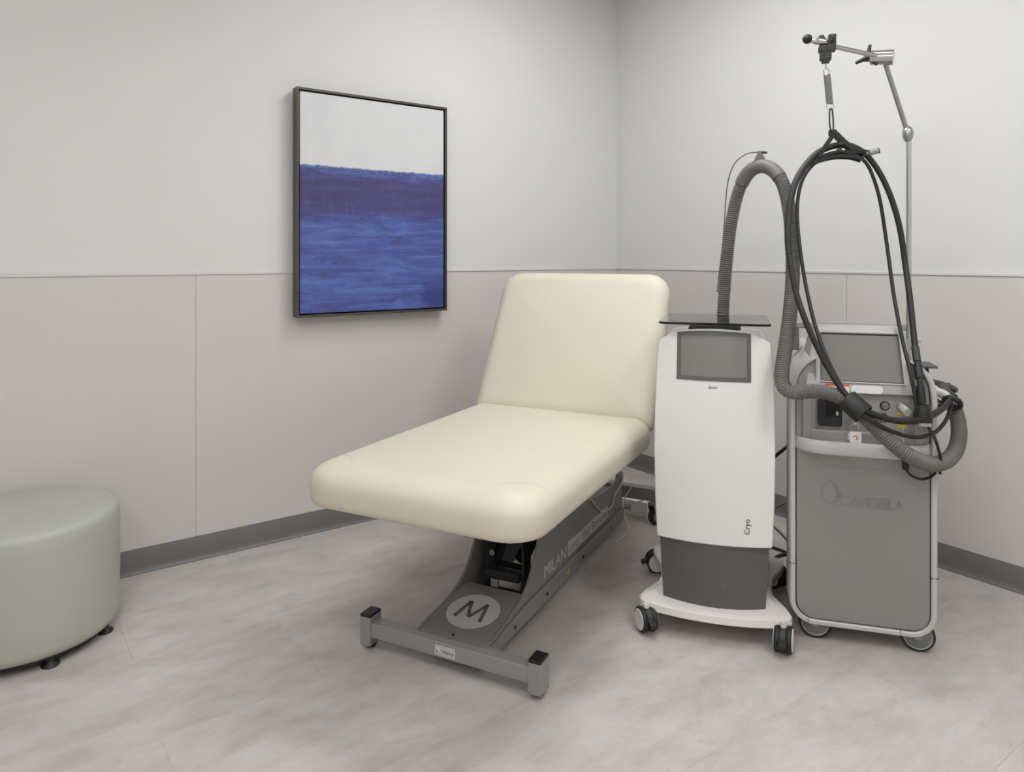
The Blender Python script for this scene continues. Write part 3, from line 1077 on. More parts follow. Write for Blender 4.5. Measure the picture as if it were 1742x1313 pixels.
v, f = sweep(P, lambda i, n: 0.0228 + 0.0017 * math.cos(2 * math.pi * i / 4), 16)
obj('air_hose', v, f, 'hose', cr, smooth=70)
# clip on the crown of the hose with a thin support wire
ci = [i for i in range(len(P)) if P[i].z > 1.568 and P[i].y > -0.24]
clipP = P[ci[0]:ci[-1] + 1:6]
v, f = sweep(clipP, 0.0262, 20)
hc = obj('hose_clip', v, f, 'hoseclip', cr)
tp = max(clipP, key=lambda p: p.z)
v, f = prism([(tp.y + 0.028, tp.z + 0.015), (tp.y - 0.020, tp.z + 0.018), (tp.y + 0.000, tp.z + 0.055), (tp.y + 0.010, tp.z + 0.055)], 'x', tp.x - 0.010, tp.x + 0.010)
obj('clip_fin', v, f, 'hoseclip', hc, smooth=0, bevel=0.003)
v, f = rod((tp.x, tp.y + 0.012, tp.z + 0.053), (tp.x, tp.y - 0.022, tp.z + 0.050), 0.005, 10)
obj('wire_ferrule', v, f, 'dark', hc)
v, f = tube([(0.352, tp.y + 0.012, tp.z + 0.053), (0.352, -0.125, 1.680), (0.358, -0.095, 1.668), (0.372, -0.066, 1.640), (0.390, -0.046, 1.590), (0.408, -0.036, 1.52), (0.425, -0.030, 1.43), (0.436, -0.022, 1.33), (0.446, -0.008, 1.21), (0.448, -0.002, 1.15)], 0.0024, 8)
obj('support_wire', v, f, 'hoseclip', cr)


# ------------------------------------------------------------------ laser machine (grey cabinet)
la = thing('laser_machine', 'grey laser cabinet with light rim, tilted screen, support pole and looped black fibre', 'medical machine', (-0.8646, -2.025, 0), R(37.5))
WH = 0.224


def can_outline(i, ztop=0.952):
    """front-view outline of the cabinet, inset by i: rounded lower corners, shoulders drawn in"""
    h = WH - i
    r = 0.078 - i
    z0 = 0.052 + i
    pts = []
    for k in range(0, 9):
        a = R(180 + 90 * k / 8)
        pts.append((-h + r + r * math.cos(a), z0 + r + r * math.sin(a)))
    for k in range(0, 9):
        a = R(270 + 90 * k / 8)
        pts.append((h - r + r * math.cos(a), z0 + r + r * math.sin(a)))
    for (y, z) in ((h, 0.60), (h, 0.82), (h - 0.002, 0.85), (h - 0.008, 0.88), (h - 0.022, 0.908), (h - 0.044, 0.932), (h - 0.060, ztop - 0.004 - i * 0.3), (0.1405, ztop - i * 0.3), (0.140, 0.664)):
        pts.append((y, z))
    n = len(pts)
    return pts + [(-y, z) for y, z in reversed(pts[18:])]


ol, il = can_outline(0.0), can_outline(0.0195)
n_ = len(ol)
V, F = [], []
for x, l in ((0.0, ol), (0.64, ol)):
    V += [(x, y, z) for y, z in l]
ins = can_outline(0.006)
V2 = [(-0.016, y, z) for y, z in ins]
V3 = [(-0.016, y, z) for y, z in il]
V4 = [(0.03, y, z) for y, z in il]
loops = [[(0.64, y * 0.79, z) for y, z in can_outline(0.004)], [(0.63, y * 0.80, z) for y, z in ol], [(0.10, y, z) for y, z in ol], [(-0.006, y, z) for y, z in ol], [(-0.014, y, z) for y, z in can_outline(0.003)],
         [(-0.0165, y, z) for y, z in ins], [(-0.0165, y, z) for y, z in can_outline(0.016)], [(-0.013, y, z) for y, z in il], [(0.03, y, z) for y, z in il]]
v, f = rings(loops)
obj('outer_shell', v, f, 'lgrey', la, smooth=35)
# seams of the rim where its corner pieces meet
for (y0_, y1_, z0_, z1_) in ((0.1645, 0.1660, 0.050, 0.0745), (-0.1160, -0.1145, 0.050, 0.0745), (0.203, 0.2255, 0.253, 0.2545), (-0.2255, -0.203, 0.253, 0.2545)):
    v, f = box(-0.0172, -0.004, y0_, y1_, z0_, z1_)
    obj('rim_joint', v, f, 'dark', la, smooth=0)


def clip_outline(inset, zmax=None, zmin=None):
    pts = can_outline(inset)
    out = []
    n = len(pts)
    for i in range(n):
        a, b = pts[i], pts[(i + 1) % n]
        ina = (zmax is None or a[1] <= zmax) and (zmin is None or a[1] >= zmin)
        inb = (zmax is None or b[1] <= zmax) and (zmin is None or b[1] >= zmin)
        lim = zmax if zmax is not None else zmin
        if ina:
            out.append(a)
        if ina != inb:
            t = (lim - a[1]) / (b[1] - a[1])
            out.append((a[0] + (b[0] - a[0]) * t, lim))
    return out


v, f = prism(clip_outline(0.0225, zmax=0.662), 'x', -0.012, 0.03)
fp = obj('front_panel', v, f, 'sgrey', la, smooth=30, bevel=0.004, seg=3)
v, f = prism(clip_outline(0.0225, zmin=0.666), 'x', -0.004, 0.03)
obj('upper_panel', v, f, 'mgrey', la, smooth=30, bevel=0.004, seg=3)
v, f = prism(rrect(-0.150, 0.150, 0.592, 0.655, (0.004, 0.004, 0.05, 0.05)), 'x', -0.0135, -0.011)
obj('grip_recess', v, f, 'sgrey', la, smooth=40, bevel=0.002)

# head: tilted display housing over a bay with the sockets


def head(profile, hwf, k=1.0):
    """profile (x,z) closed loop swept across y with half width depending on z"""
    loops = []
    for t in (-1, -0.97, 0.97, 1):
        c = 1.0 if abs(t) < 0.98 else 0.0
        lp = []
        mx = sum(p[0] for p in profile) / len(profile)
        mz = sum(p[1] for p in profile) / len(profile)
        for x, z in profile:
            s = 1.0 if abs(t) < 0.98 else 0.985
            lp.append((mx + (x - mx) * s, t * hwf(z), mz + (z - mz) * s))
        loops.append(lp)
    return rings(loops)


hprof = [(-0.022, 0.838), (-0.019, 0.866), (-0.012, 0.876), (0.052, 1.038), (0.060, 1.047), (0.072, 1.051), (0.145, 1.051), (0.165, 1.04), (0.22, 0.95), (0.22, 0.838)]
hhw = lin([(0.66, 0.186), (0.838, 0.177), (0.90, 0.166), (1.05, 0.137)])
v, f = head(hprof, hhw)
hd = obj('display_housing', v, f, 'hgrey', la, smooth=30, bevel=0.004, seg=3)
# bay under the housing: cheeks, sill and back plate
for sg in (1, -1):
    v, f = prism([(-0.016, 0.668), (0.03, 0.668), (0.03, 0.842), (-0.018, 0.842)], 'y', sg * 0.155, sg * 0.182)
    obj('bay_cheek', v, f, 'mgrey', la, smooth=0, bevel=0.005, seg=3)
v, f = prism([(-0.016, 0.668), (0.0, 0.668), (0.0, 0.712), (-0.012, 0.712), (-0.016, 0.706)], 'y', -0.156, 0.156)
obj('bay_sill', v, f, 'mgrey', la, smooth=0, bevel=0.002)
v, f = box(-0.006, 0.0, -0.156, 0.156, 0.70, 0.842)
obj('bay_plate', v, f, 'mgrey', la, smooth=0)
# screen on the sloping face
p0 = Vector((-0.012, 0, 0.876))
p1 = Vector((0.052, 0, 1.038))
sd = (p1 - p0).normalized()
sn = Vector((-sd.z, 0, sd.x))
so = p0 + sd * 0.001
smx = frame_mtx(so, (0, -1, 0), sd)
scr_poly = [(-0.120, 0.0), (0.120, 0.0), (0.116, 0.161), (-0.116, 0.161)]
sprf = [(-0.126, -0.004), (0.126, -0.004), (0.121, 0.166), (-0.121, 0.166)]
v, f = prism(sprf, 'z', -0.01, 0.0035)
bz = obj('screen_bezel', v, f, 'bezel', hd, smooth=0, bevel=0.002, mtx=smx)
v, f = prism(scr_poly, 'z', 0.0035, 0.0042)
obj('screen', v, f, 'screen', bz, smooth=0, mtx=smx)
v, f = box(-0.130, 0.130, -0.0085, -0.0045, -0.004, 0.008)
obj('screen_ledge', v, f, 'lgrey', bz, smooth=0, bevel=0.0015, mtx=smx)
v, f = box(-0.116, 0.116, 0.157, 0.161, 0.0042, 0.0052)
obj('screen_shade', v, f, 'gap', bz, smooth=0, mtx=smx)
# badge and warning label below the screen
fo = Vector((-0.0205, 0, 0.8525))
fu = Vector((0.003, 0, 0.028)).normalized()
bd = decal('badge', rrect(-0.048, 0.048, -0.0125, 0.0125, 0.0105), 'paper', la, fo + Vector((0, -0.013, 0)) + Vector((-0.0015, 0, 0)), (0, -1, 0), fu, 0.003)
text_obj('lettering', 'GentleMax Pro', 0.082, 0.012, 'inkg', bd, fo + Vector((-0.0046, 0.028, -0.006)), (0, -1, 0), fu, 0.0004, thin=-0.015)
wl = decal('warning_label', [(-0.037, -0.014), (0.037, -0.014), (0.037, 0.014), (-0.037, 0.014)], 'paper', la, fo + Vector((-0.0016, 0.076, 0.0005)), (0, -1, 0), fu, 0.0008)
decal('label_header', [(-0.037, 0.0075), (0.037, 0.0075), (0.037, 0.014), (-0.037, 0.014)], 'orange', wl, fo + Vector((-0.0024, 0.076, 0.0005)), (0, -1, 0), fu, 0.0004)
for k, (a, b) in enumerate(((-0.026, 0.024), (-0.018, 0.014))):
    decal('print_line', [(a, -0.0018 - k * 0.006), (b, -0.0018 - k * 0.006), (b, 0.0004 - k * 0.006), (a, 0.0004 - k * 0.006)], 'inkg', wl, fo + Vector((-0.0024, 0.076, 0.0005)), (0, -1, 0), fu, 0.0003)
# calibration socket, key switch, fibre port
v, f = prism(rrect(0.060, 0.134, 0.724, 0.815, 0.008), 'x', -0.022, -0.002)
sk = obj('calibration_port', v, f, 'black', la, smooth=30, bevel=0.003)
v, f = prism(rrect(0.070, 0.112, 0.757, 0.808, 0.006), 'x', -0.0235, -0.021)
obj('port_opening', v, f, 'gap', sk, smooth=30)
v, f = prism(rrect(0.072, 0.080, 0.762, 0.776, 0.003), 'x', -0.0245, -0.022)
obj('port_latch', v, f, 'decal', sk, smooth=30)
for (y, z) in ((-0.070, 0.800), (-0.066, 0.760)):
    v, f = lathe([(0.0005, -0.018), (0.006, -0.018), (0.0065, -0.012), (0.011, -0.012), (0.012, -0.006), (0.0005, -0.006)], axis='x', c=(0, y, z), n=18)
    kp = obj('connector', v, f, 'steel' if z > 0.78 else 'paper', la)
    v, f = ringtube((-0.0075, y, z), (1, 0, 0), 0.0125, 0.0028, 20, 6)
    obj('connector_collar', v, f, 'black', kp)
v, f = rod((-0.004, -0.118, 0.800), (-0.050, -0.128, 0.790), 0.013, 18)
obj('gas_fitting', v, f, 'lgrey', la)
v, f = ringtube((-0.010, -0.1195, 0.7985), (1, 0.1, 0.2), 0.0150, 0.0013, 20, 6)
obj('fitting_clip', v, f, 'steel', la)
for (y, z, hw_, hh) in ((-0.122, 0.776, 0.016, 0.005), (-0.120, 0.736, 0.014, 0.007), (-0.058, 0.742, 0.007, 0.004)):
    decal('caution_label', [(-hw_, -hh), (hw_, -hh), (hw_, hh), (-hw_, hh)], 'yellow', la, (-0.0062, y, z), (0, -1, 0), (0, 0, 1), 0.0006)
v, f = lathe([(0.0005, -0.032), (0.012, -0.032), (0.012, -0.010), (0.015, -0.010), (0.015, -0.004), (0.0005, -0.004)], axis='x', c=(0, 0.026, 0.768), n=18)
obj('key_switch', v, f, 'steel', la)

# push handle bowed across the front
hp = []
for k in range(0, 25):
    t = -1 + 2 * k / 24
    y = 0.205 * t
    x = -0.066 + 0.060 * abs(t) ** 7 + 0.010 * t * t
    hp.append((x, y))
loops = []
for (x, y) in hp:
    loops.append([(x, y, 0.640), (x - 0.010, y, 0.643), (x - 0.014, y, 0.652), (x - 0.012, y, 0.676), (x - 0.006, y, 0.683), (x + 0.006, y, 0.684), (x + 0.010, y, 0.678), (x + 0.010, y, 0.645)])
v, f = rings(loops)
obj('push_handle', v, f, 'lgrey', la, smooth=50)
# embossed name and drop emblem on the panel
E0 = Vector((-0.0121, 0, 0))


def emboss(name, lines, wd, oy, oz, sc):
    parts = []
    for ln in lines:
        for (p, q) in zip(ln, ln[1:]):
            parts.append(prism(strip2([(-p[0] * sc, p[1] * sc), (-q[0] * sc, q[1] * sc)], wd), 'x', -0.0030, 0.0))
    v, f = join(*parts)
    v = [(p[0] - 0.0119, p[1] + oy, p[2] + oz) for p in v]
    return obj(name, v, f, 'sgrey', la, smooth=0)


Cc = [(0.95, 1.0)] + [(0.5 + 0.5 * math.cos(R(a)), 0.5 + 0.5 * math.sin(R(a))) for a in range(90, 271, 20)] + [(0.95, 0.0)]
letters = [Cc + [(1.5, 0.95), (1.85, 0.0)], [(1.95, 0.0), (1.95, 1.0), (2.65, 0.0), (2.65, 1.0)],
           [(2.85, 0.0), (2.85, 1.0), (3.2, 1.0), (3.5, 0.8), (3.6, 0.5), (3.5, 0.2), (3.2, 0.0), (2.85, 0.0)],
           [(4.45, 1.0), (3.8, 1.0), (3.8, 0.0), (4.45, 0.0)], [(3.8, 0.5), (4.35, 0.5)],
           [(4.6, 1.0), (4.6, 0.0), (5.2, 0.0), (5.6, 0.95), (6.05, 0.0)]]
emboss('embossed_lettering', letters, 0.0026, 0.064, 0.462, 0.0315)
drop = [[(0.0, 1.0), (-0.25, 0.72), (-0.46, 0.40), (-0.5, 0.10), (-0.40, -0.22), (-0.15, -0.45), (0.05, -0.5)], [(0.0, 1.0), (0.12, 0.85)]]
for k in range(9):
    zz = 0.68 - k * 0.14
    drop.append([(0.10 + 0.26 * math.sin(math.pi * min(1, max(0, (k + 0.6) / 9))), zz), (0.25 + 0.42 * math.sin(math.pi * min(1, max(0, (k + 0.8) / 9.2))), zz - 0.02)])
emboss('embossed_emblem', drop, 0.0026, 0.096, 0.492, 0.052)

# wheels under the cabinet
for (x, y, rot) in ((0.02, 0.140, R(84)), (0.02, -0.172, R(84)), (0.56, 0.16, R(10)), (0.56, -0.16, R(15))):
    m_ = Matrix.Translation((x, y, 0)) @ Matrix.Rotation(rot, 4, 'Z')
    r = 0.052
    v, f = lathe([(r * 0.74, -0.014), (r * 0.93, -0.014), (r, -0.008), (r, 0.008), (r * 0.93, 0.014), (r * 0.74, 0.014)], axis='y', c=(0, 0, r), n=40)
    wh = obj('wheel', v, f, 'rubber', la, mtx=m_)
    v, f = lathe([(0.004, -0.0155), (r * 0.70, -0.0155), (r * 0.75, -0.0145), (r * 0.75, 0.0145), (r * 0.70, 0.0155), (0.004, 0.0155)], axis='y', c=(0, 0, r), n=40)
    obj('hub', v, f, 'whub', wh, mtx=m_)
    for sg in (-1, 1):
        v, f = ringtube((0, sg * 0.0145, r), (0, 1, 0), r * 0.79, 0.0022, 36, 6)
        obj('tyre_bead', v, f, 'hub', wh, mtx=m_)
        v, f = prism([(-0.020, 0.078), (0.020, 0.078), (0.012, r - 0.004), (0.006, r - 0.010), (-0.006, r - 0.010), (-0.012, r - 0.004)], 'y', sg * 0.0170, sg * 0.0195)
        obj('fork', v, f, 'hub', wh, smooth=30, mtx=m_)
        a, b = sg * 0.0195, sg * 0.0235
        v, f = lathe([(0.0005, min(a, b)), (0.0055, min(a, b)), (0.0055, max(a, b)), (0.0005, max(a, b))], axis='y', c=(0, 0, r), n=12)
        obj('axle_bolt', v, f, 'steel', wh, mtx=m_)
v, f = prism(rrect(-0.245, -0.205, 0.098, 0.122, 0.006), 'x', 0.12, 0.15)
obj('brake_tab', v, f, 'hub', la, smooth=30, bevel=0.002)

# rear of the cabinet: grip behind the display, side catch, accessory shelf
v, f = prism([(0.27, 0.94), (0.36, 0.94), (0.34, 1.045), (0.30, 1.045)], 'y', 0.165, 0.20)
obj('rear_grip', v, f, 'charcoal', la, smooth=0, bevel=0.005)
v, f = prism([(0.29, 1.02), (0.33, 1.02), (0.33, 1.045), (0.29, 1.045)], 'y', -0.20, 0.18)
obj('rear_grip_bar', v, f, 'mgrey', la, smooth=0, bevel=0.006)
v, f = rod((0.30, -0.207, 0.985), (0.30, -0.240, 0.985), 0.0045, 10)
obj('pole_clamp_screw', v, f, 'chrome', la)
v, f = box(0.290, 0.310, -0.246, -0.234, 0.977, 0.993)
obj('clamp_knob', v, f, 'chrome', la, smooth=0, bevel=0.002)

# support pole with jointed arm
v, f = rod((0.30, -0.208, 0.90), (0.30, -0.208, 1.715), 0.0092, 18)
obj('pole', v, f, 'chrome', la)
v, f = lathe([(0.003, 0.95), (0.020, 0.95), (0.020, 0.99), (0.003, 0.99)], c=(0.30, -0.205, 0), n=20)
obj('pole_socket', v, f, 'mgrey', la)
EL, AE, CL = Vector((0.24, -0.112, 2.004)), Vector((0.165, 0.067, 2.039)), Vector((0.16, 0.086, 2.046))
v, f = lathe([(0.004, 1.705), (0.011, 1.708), (0.017, 1.722), (0.019, 1.737), (0.016, 1.752), (0.009, 1.762), (0.003, 1.764)], c=(0.299, -0.205, 0), n=20)
obj('pole_joint', v, f, 'steel', la)
v, f = rod((0.297, -0.200, 1.752), EL - Vector((0.002, 0.003, 0.008)), 0.0085, 16)
obj('lower_arm', v, f, 'steel', la)
axd = Vector((-0.30, -1.0, -0.12)).normalized()
v, f = sweep([EL - axd * 0.040, EL - axd * 0.039, EL - axd * 0.004, EL - axd * 0.003, EL + axd * 0.034, EL + axd * 0.035],
             lambda i, n: (0.024, 0.0265, 0.0265, 0.0265, 0.0275, 0.0268)[i], 28)
obj('elbow_joint', v, f, 'chrome', la, smooth=30)
v, f = rod(EL + Vector((-0.012, 0.02, 0.004)), AE, 0.0085, 16)
obj('upper_arm', v, f, 'chrome', la)
kc = EL - axd * 0.052
wing = []
for a in (100, 225, 340):
    d = Vector((0, 0, 1)) * math.sin(R(a)) + Vector((0.35, 0.93, 0)) * math.cos(R(a))
    b1 = kc + Vector((-0.012, 0, 0))
    wing.append(sweep([b1, b1 + d * 0.022, b1 + d * 0.044], lambda i, n: (0.010, 0.0075, 0.0055)[i], 8))
wing.append(rod(kc - axd * 0.01, kc + axd * 0.014, 0.013, 14))
v, f = join(*wing)
obj('wing_knob', v, f, 'dark', la, smooth=50)
# clamp at the arm end with ball lever
v, f = join(box(CL.x - 0.016, CL.x + 0.016, CL.y - 0.030, CL.y + 0.026, CL.z - 0.028, CL.z - 0.006), box(CL.x - 0.015, CL.x + 0.015, CL.y - 0.031, CL.y - 0.006, CL.z - 0.020, CL.z + 0.032),
            box(CL.x - 0.014, CL.x + 0.014, CL.y - 0.016, CL.y + 0.022, CL.z - 0.058, CL.z - 0.026), box(CL.x - 0.011, CL.x + 0.011, CL.y - 0.010, CL.y + 0.016, CL.z - 0.068, CL.z - 0.055))
cl = obj('arm_clamp', v, f, 'dark', la, smooth=0, bevel=0.003)
v, f = lathe([(0.0005, -0.004), (0.012, -0.004), (0.014, 0.0), (0.014, 0.006), (0.0005, 0.008)], axis='y', c=(CL.x - 0.018, CL.y - 0.018, CL.z + 0.014), n=8)
obj('clamp_bolt', v, f, 'dark', cl)
v, f = sweep([CL + Vector((0, -0.006, 0.005)), CL + Vector((-0.004, 0.018, 0.010)), CL + Vector((-0.006, 0.040, 0.014)), CL + Vector((-0.008, 0.056, 0.018))], lambda i, n: (0.009, 0.014, 0.012, 0.006)[i], 14)
obj('lever', v, f, 'chrome', cl)
bc = CL + Vector((-0.010, 0.064, 0.021))
v, f = lathe([(0.017 * math.sin(R(a)) + 0.0002, -0.017 * math.cos(R(a))) for a in range(0, 181, 15)], c=tuple(bc), n=20)
obj('lever_ball', v, f, 'black', cl, smooth=80)
v, f = sweep([CL + Vector((0, 0.004, 0.014)), CL + Vector((0, 0.016, 0.026)), CL + Vector((0, 0.026, 0.028))], lambda i, n: (0.006, 0.011, 0.006)[i], 12)
obj('clamp_lobe', v, f, 'dark', cl)
# extension spring, rings and carabiner
HX = 0.158
v, f = join(rod((HX, 0.089, 1.985), (HX, 0.0885, 1.958), 0.0024, 8), ringtube((HX, 0.0865, 1.949), (1, 0, 0), 0.0095, 0.0016, 20, 6))
obj('hook_eye', v, f, 'steel', la)
sp = []
turns = 34
for i in range(turns * 14 + 1):
    t = i / (turns * 14)
    a = 2 * math.pi * turns * t
    sp.append(Vector((HX + 0.0105 * math.cos(a), 0.0845 - 0.009 * t + 0.0105 * math.sin(a), 1.938 - 0.104 * t)))
v, f = sweep(sp, 0.0019, 6)
sp_o = obj('spring', v, f, 'steel', la)
v, f = rod((HX, 0.0845, 1.936), (HX, 0.0757, 1.836), 0.0095, 14)
obj('spring_core', v, f, 'dark', sp_o)
v, f = ringtube((HX, 0.0745, 1.823), (1, 0, 0.05), 0.012, 0.0013, 22, 6)
obj('split_ring', v, f, 'steel', la)
v, f = tube([(HX, 0.068, 1.812), (HX, 0.073, 1.815), (HX, 0.076, 1.806), (HX, 0.0755, 1.76), (HX, 0.071, 1.738), (HX, 0.065, 1.738), (HX, 0.0635, 1.76), (HX, 0.066, 1.80)], 0.0028, 8, 0.006, closed=True)
obj('carabiner', v, f, 'dark', la)
# saddle hanger: two black side plates, each an open triangle on an arch
hg = thing('tmp', 'x', 'x') if False else None
bars = [(arc2([(0.064, 1.722), (0.085, 1.690), (0.108, 1.655), (0.140, 1.622)]), 0.013, 0.016), (arc2([(0.058, 1.722), (0.030, 1.690), (0.000, 1.664), (-0.045, 1.648)]), 0.013, 0.017),
        (arc2([(0.144, 1.612), (0.110, 1.630), (0.060, 1.641), (0.010, 1.639), (-0.028, 1.627)]), 0.010, 0.010), (arc2([(0.122, 1.638), (0.085, 1.652), (0.050, 1.658), (0.000, 1.655), (-0.040, 1.646)]), 0.007, 0.007)]
hang = None
for xx in (0.122, 0.178):
    parts = [prism(strip2(b, w1, w2), 'x', xx - 0.002, xx + 0.002) for b, w1, w2 in bars]
    v, f = join(*parts)
    pp = obj('hanger_plate', v, f, 'black', la, smooth=0)
    if hang is None:
        hang = pp
for (y, z, r) in ((0.060, 1.722, 0.006), (0.132, 1.628, 0.007), (0.048, 1.664, 0.007), (-0.040, 1.648, 0.008)):
    v, f = rod((0.117, y, z), (0.184, y, z), r, 14)
    obj('hanger_pin', v, f, 'dark', la)
v, f = rod((0.117, -0.040, 1.648), (0.1155, -0.040, 1.648), 0.004, 10)
obj('pin_cap', v, f, 'steel', la)
v, f = rod((0.150, -0.044, 1.650), (0.150, -0.080, 1.658), 0.0095, 16)
hh_ = obj('hanger_grip', v, f, 'steel', la)
v, f = rod((0.150, -0.0795, 1.6578), (0.150, -0.083, 1.6587), 0.0098, 16)
obj('grip_end', v, f, 'black', hh_)
v, f = box(0.148, 0.162, 0.052, 0.080, 1.716, 1.740)
obj('hanger_eye', v, f, 'black', la, smooth=0, bevel=0.004)

FIBRE = [(0.03, -0.166, 0.779), (0.035, -0.164, 0.817), (0.05, -0.162, 0.892), (0.09, -0.164, 1.004), (0.11, -0.163, 1.142), (0.13, -0.16, 1.262), (0.14, -0.148, 1.373), (0.15, -0.128, 1.469),
         (0.155, -0.101, 1.548), (0.16, -0.07, 1.611), (0.158, -0.027, 1.664), (0.156, 0.02, 1.684), (0.15, 0.07, 1.681), (0.13, 0.12, 1.656), (0.1, 0.166, 1.604), (0.07, 0.199, 1.544),
         (0.04, 0.219, 1.465), (0.01, 0.227, 1.372), (-0.02, 0.224, 1.282), (-0.05, 0.21, 1.184), (-0.08, 0.187, 1.099), (-0.1, 0.155, 1.015), (-0.12, 0.114, 0.928), (-0.14, 0.072, 0.859),
         (-0.155, 0.037, 0.821), (-0.15, -0.017, 0.796), (-0.13, -0.079, 0.777), (-0.1, -0.143, 0.776), (-0.04, -0.207, 0.788), (0.04, -0.261, 0.804), (0.1, -0.293, 0.819)]
FIBRE[0:3] = [(-0.075, -0.166, 0.785), (-0.072, -0.165, 0.817), (-0.050, -0.163, 0.892)]
FIBRE[3] = (0.02, -0.164, 1.004)
FIBRE[4] = (0.075, -0.163, 1.142)
v, f = tube(FIBRE, 0.0098, 14, 0.012, smooth=4)
obj('laser_fibre', v, f, 'rubber', la)
TUBE = [(-0.066, -0.150, 0.812), (-0.062, -0.147, 0.846), (-0.045, -0.139, 0.91), (0.02, -0.126, 1.023), (0.09, -0.116, 1.161), (0.13, -0.109, 1.282), (0.15, -0.1, 1.384), (0.155, -0.086, 1.487),
        (0.16, -0.068, 1.56), (0.16, -0.042, 1.623), (0.16, 0.001, 1.651), (0.15, 0.06, 1.656), (0.14, 0.115, 1.632), (0.12, 0.16, 1.583), (0.1, 0.183, 1.52), (0.08, 0.191, 1.436),
        (0.05, 0.186, 1.333), (0.02, 0.174, 1.222), (-0.02, 0.159, 1.124), (-0.06, 0.142, 1.04), (-0.1, 0.115, 0.956), (-0.13, 0.081, 0.881), (-0.165, 0.038, 0.805), (-0.16, -0.015, 0.772),
        (-0.13, -0.079, 0.739), (-0.1, -0.143, 0.723), (-0.05, -0.205, 0.73), (0.02, -0.256, 0.76), (0.08, -0.287, 0.795)]
v, f = tube(TUBE, 0.0062, 12, 0.012, smooth=4)
obj('gas_tube', v, f, 'rubber', la)
# woven outer sleeve over the left-hand run of the fibre
P = smoothpts(spline(FIBRE, 0.012), 4)
i0 = min(range(len(P)), key=lambda i: (P[i] - Vector((0.16, 0.0, 1.665))).length)
i1 = min(range(len(P)), key=lambda i: (P[i] - Vector((-0.02, 0.224, 1.282))).length)
v, f = sweep(resample(P[i0:i1], 0.003), lambda i, n: 0.0112 + 0.0005 * math.cos(math.pi * i), 14)
obj('braided_sleeve', v, f, 'rubber', la, smooth=70)
# strain relief above the port, sleeve bands on the fibre
v, f = lathe([(0.004, 0.765), (0.027, 0.765), (0.028, 0.785), (0.022, 0.810), (0.018, 0.822), (0.004, 0.822)], c=(-0.072, -0.166, 0), n=22)
obj('strain_relief', v, f, 'black', la)
v, f = prism(rrect(-0.100, -0.006, -0.186, -0.146, 0.01), 'z', 0.758, 0.768)
obj('strain_bracket', v, f, 'mgrey', la, smooth=30)
for za, zb_, rr, mm in ((0.826, 0.888, 0.0125, 'rubber'), (0.893, 0.940, 0.0132, 'black'), (0.945, 0.995, 0.0122, 'dark')):
    ii = [p for p in P if za <= p.z <= zb_ and p.y < -0.15 and p.x < 0.1]
    v, f = sweep(ii, rr, 16)
    obj('fibre_band', v, f, mm, la)
for pts, rr in (([(-0.060, -0.174, 0.775), (-0.075, -0.182, 0.752), (-0.085, -0.197, 0.719), (-0.085, -0.208, 0.682), (-0.072, -0.217, 0.643), (-0.04, -0.222, 0.60)], 0.0045),
                ([(-0.085, -0.114, 0.632), (-0.080, -0.117, 0.615), (-0.066, -0.136, 0.593), (-0.046, -0.167, 0.579), (-0.036, -0.195, 0.584), (-0.03, -0.213, 0.600)], 0.0045)):
    v, f = tube(pts, rr, 10, 0.008)
    obj('trigger_lead', v, f, 'rubber', la)
v, f = rod((-0.086, -0.112, 0.668), (-0.084, -0.115, 0.618), 0.0105, 14)
obj('lead_connector', v, f, 'black', la)
v, f = tube([(-0.014, -0.122, 0.735), (-0.016, -0.123, 0.70), (-0.024, -0.123, 0.684)], 0.0008, 6)
obj('label_string', v, f, 'paper', la)
v, f = tube([(-0.008, -0.100, 0.822), (-0.030, -0.112, 0.812), (-0.052, -0.124, 0.800), (-0.056, -0.132, 0.782)], 0.0009, 6)
obj('earth_wire', v, f, 'yellow', la)
v, f = tube([(0.37, 0.180, 0.575), (0.357, 0.210, 0.546), (0.347, 0.243, 0.519), (0.350, 0.275, 0.47), (0.37, 0.285, 0.33), (0.42, 0.28, 0.15), (0.52, 0.25, 0.012), (0.66, 0.22, 0.0075), (0.75, 0.10, 0.0075)], 0.0065, 10, 0.012, smooth=3)
obj('mains_lead', v, f, 'black', la)
# black strap joining fibre, tube and the air hose
v, f = lathe([(0.0385, -0.036), (0.040, -0.034), (0.040, 0.034), (0.0385, 0.036), (0.036, 0.036), (0.036, -0.036)], n=28)
dv = Vector((-0.03, -0.055, -0.05)).normalized()
zax = Vector((0, 0, 1)).rotation_difference(dv).to_matrix().to_4x4()
stm = Matrix.Translation((-0.139, 0.040, 0.8165)) @ zax @ Matrix.Diagonal((0.92, 0.80, 0.95, 1))
obj('cable_strap', v, f, 'black', la, mtx=stm)
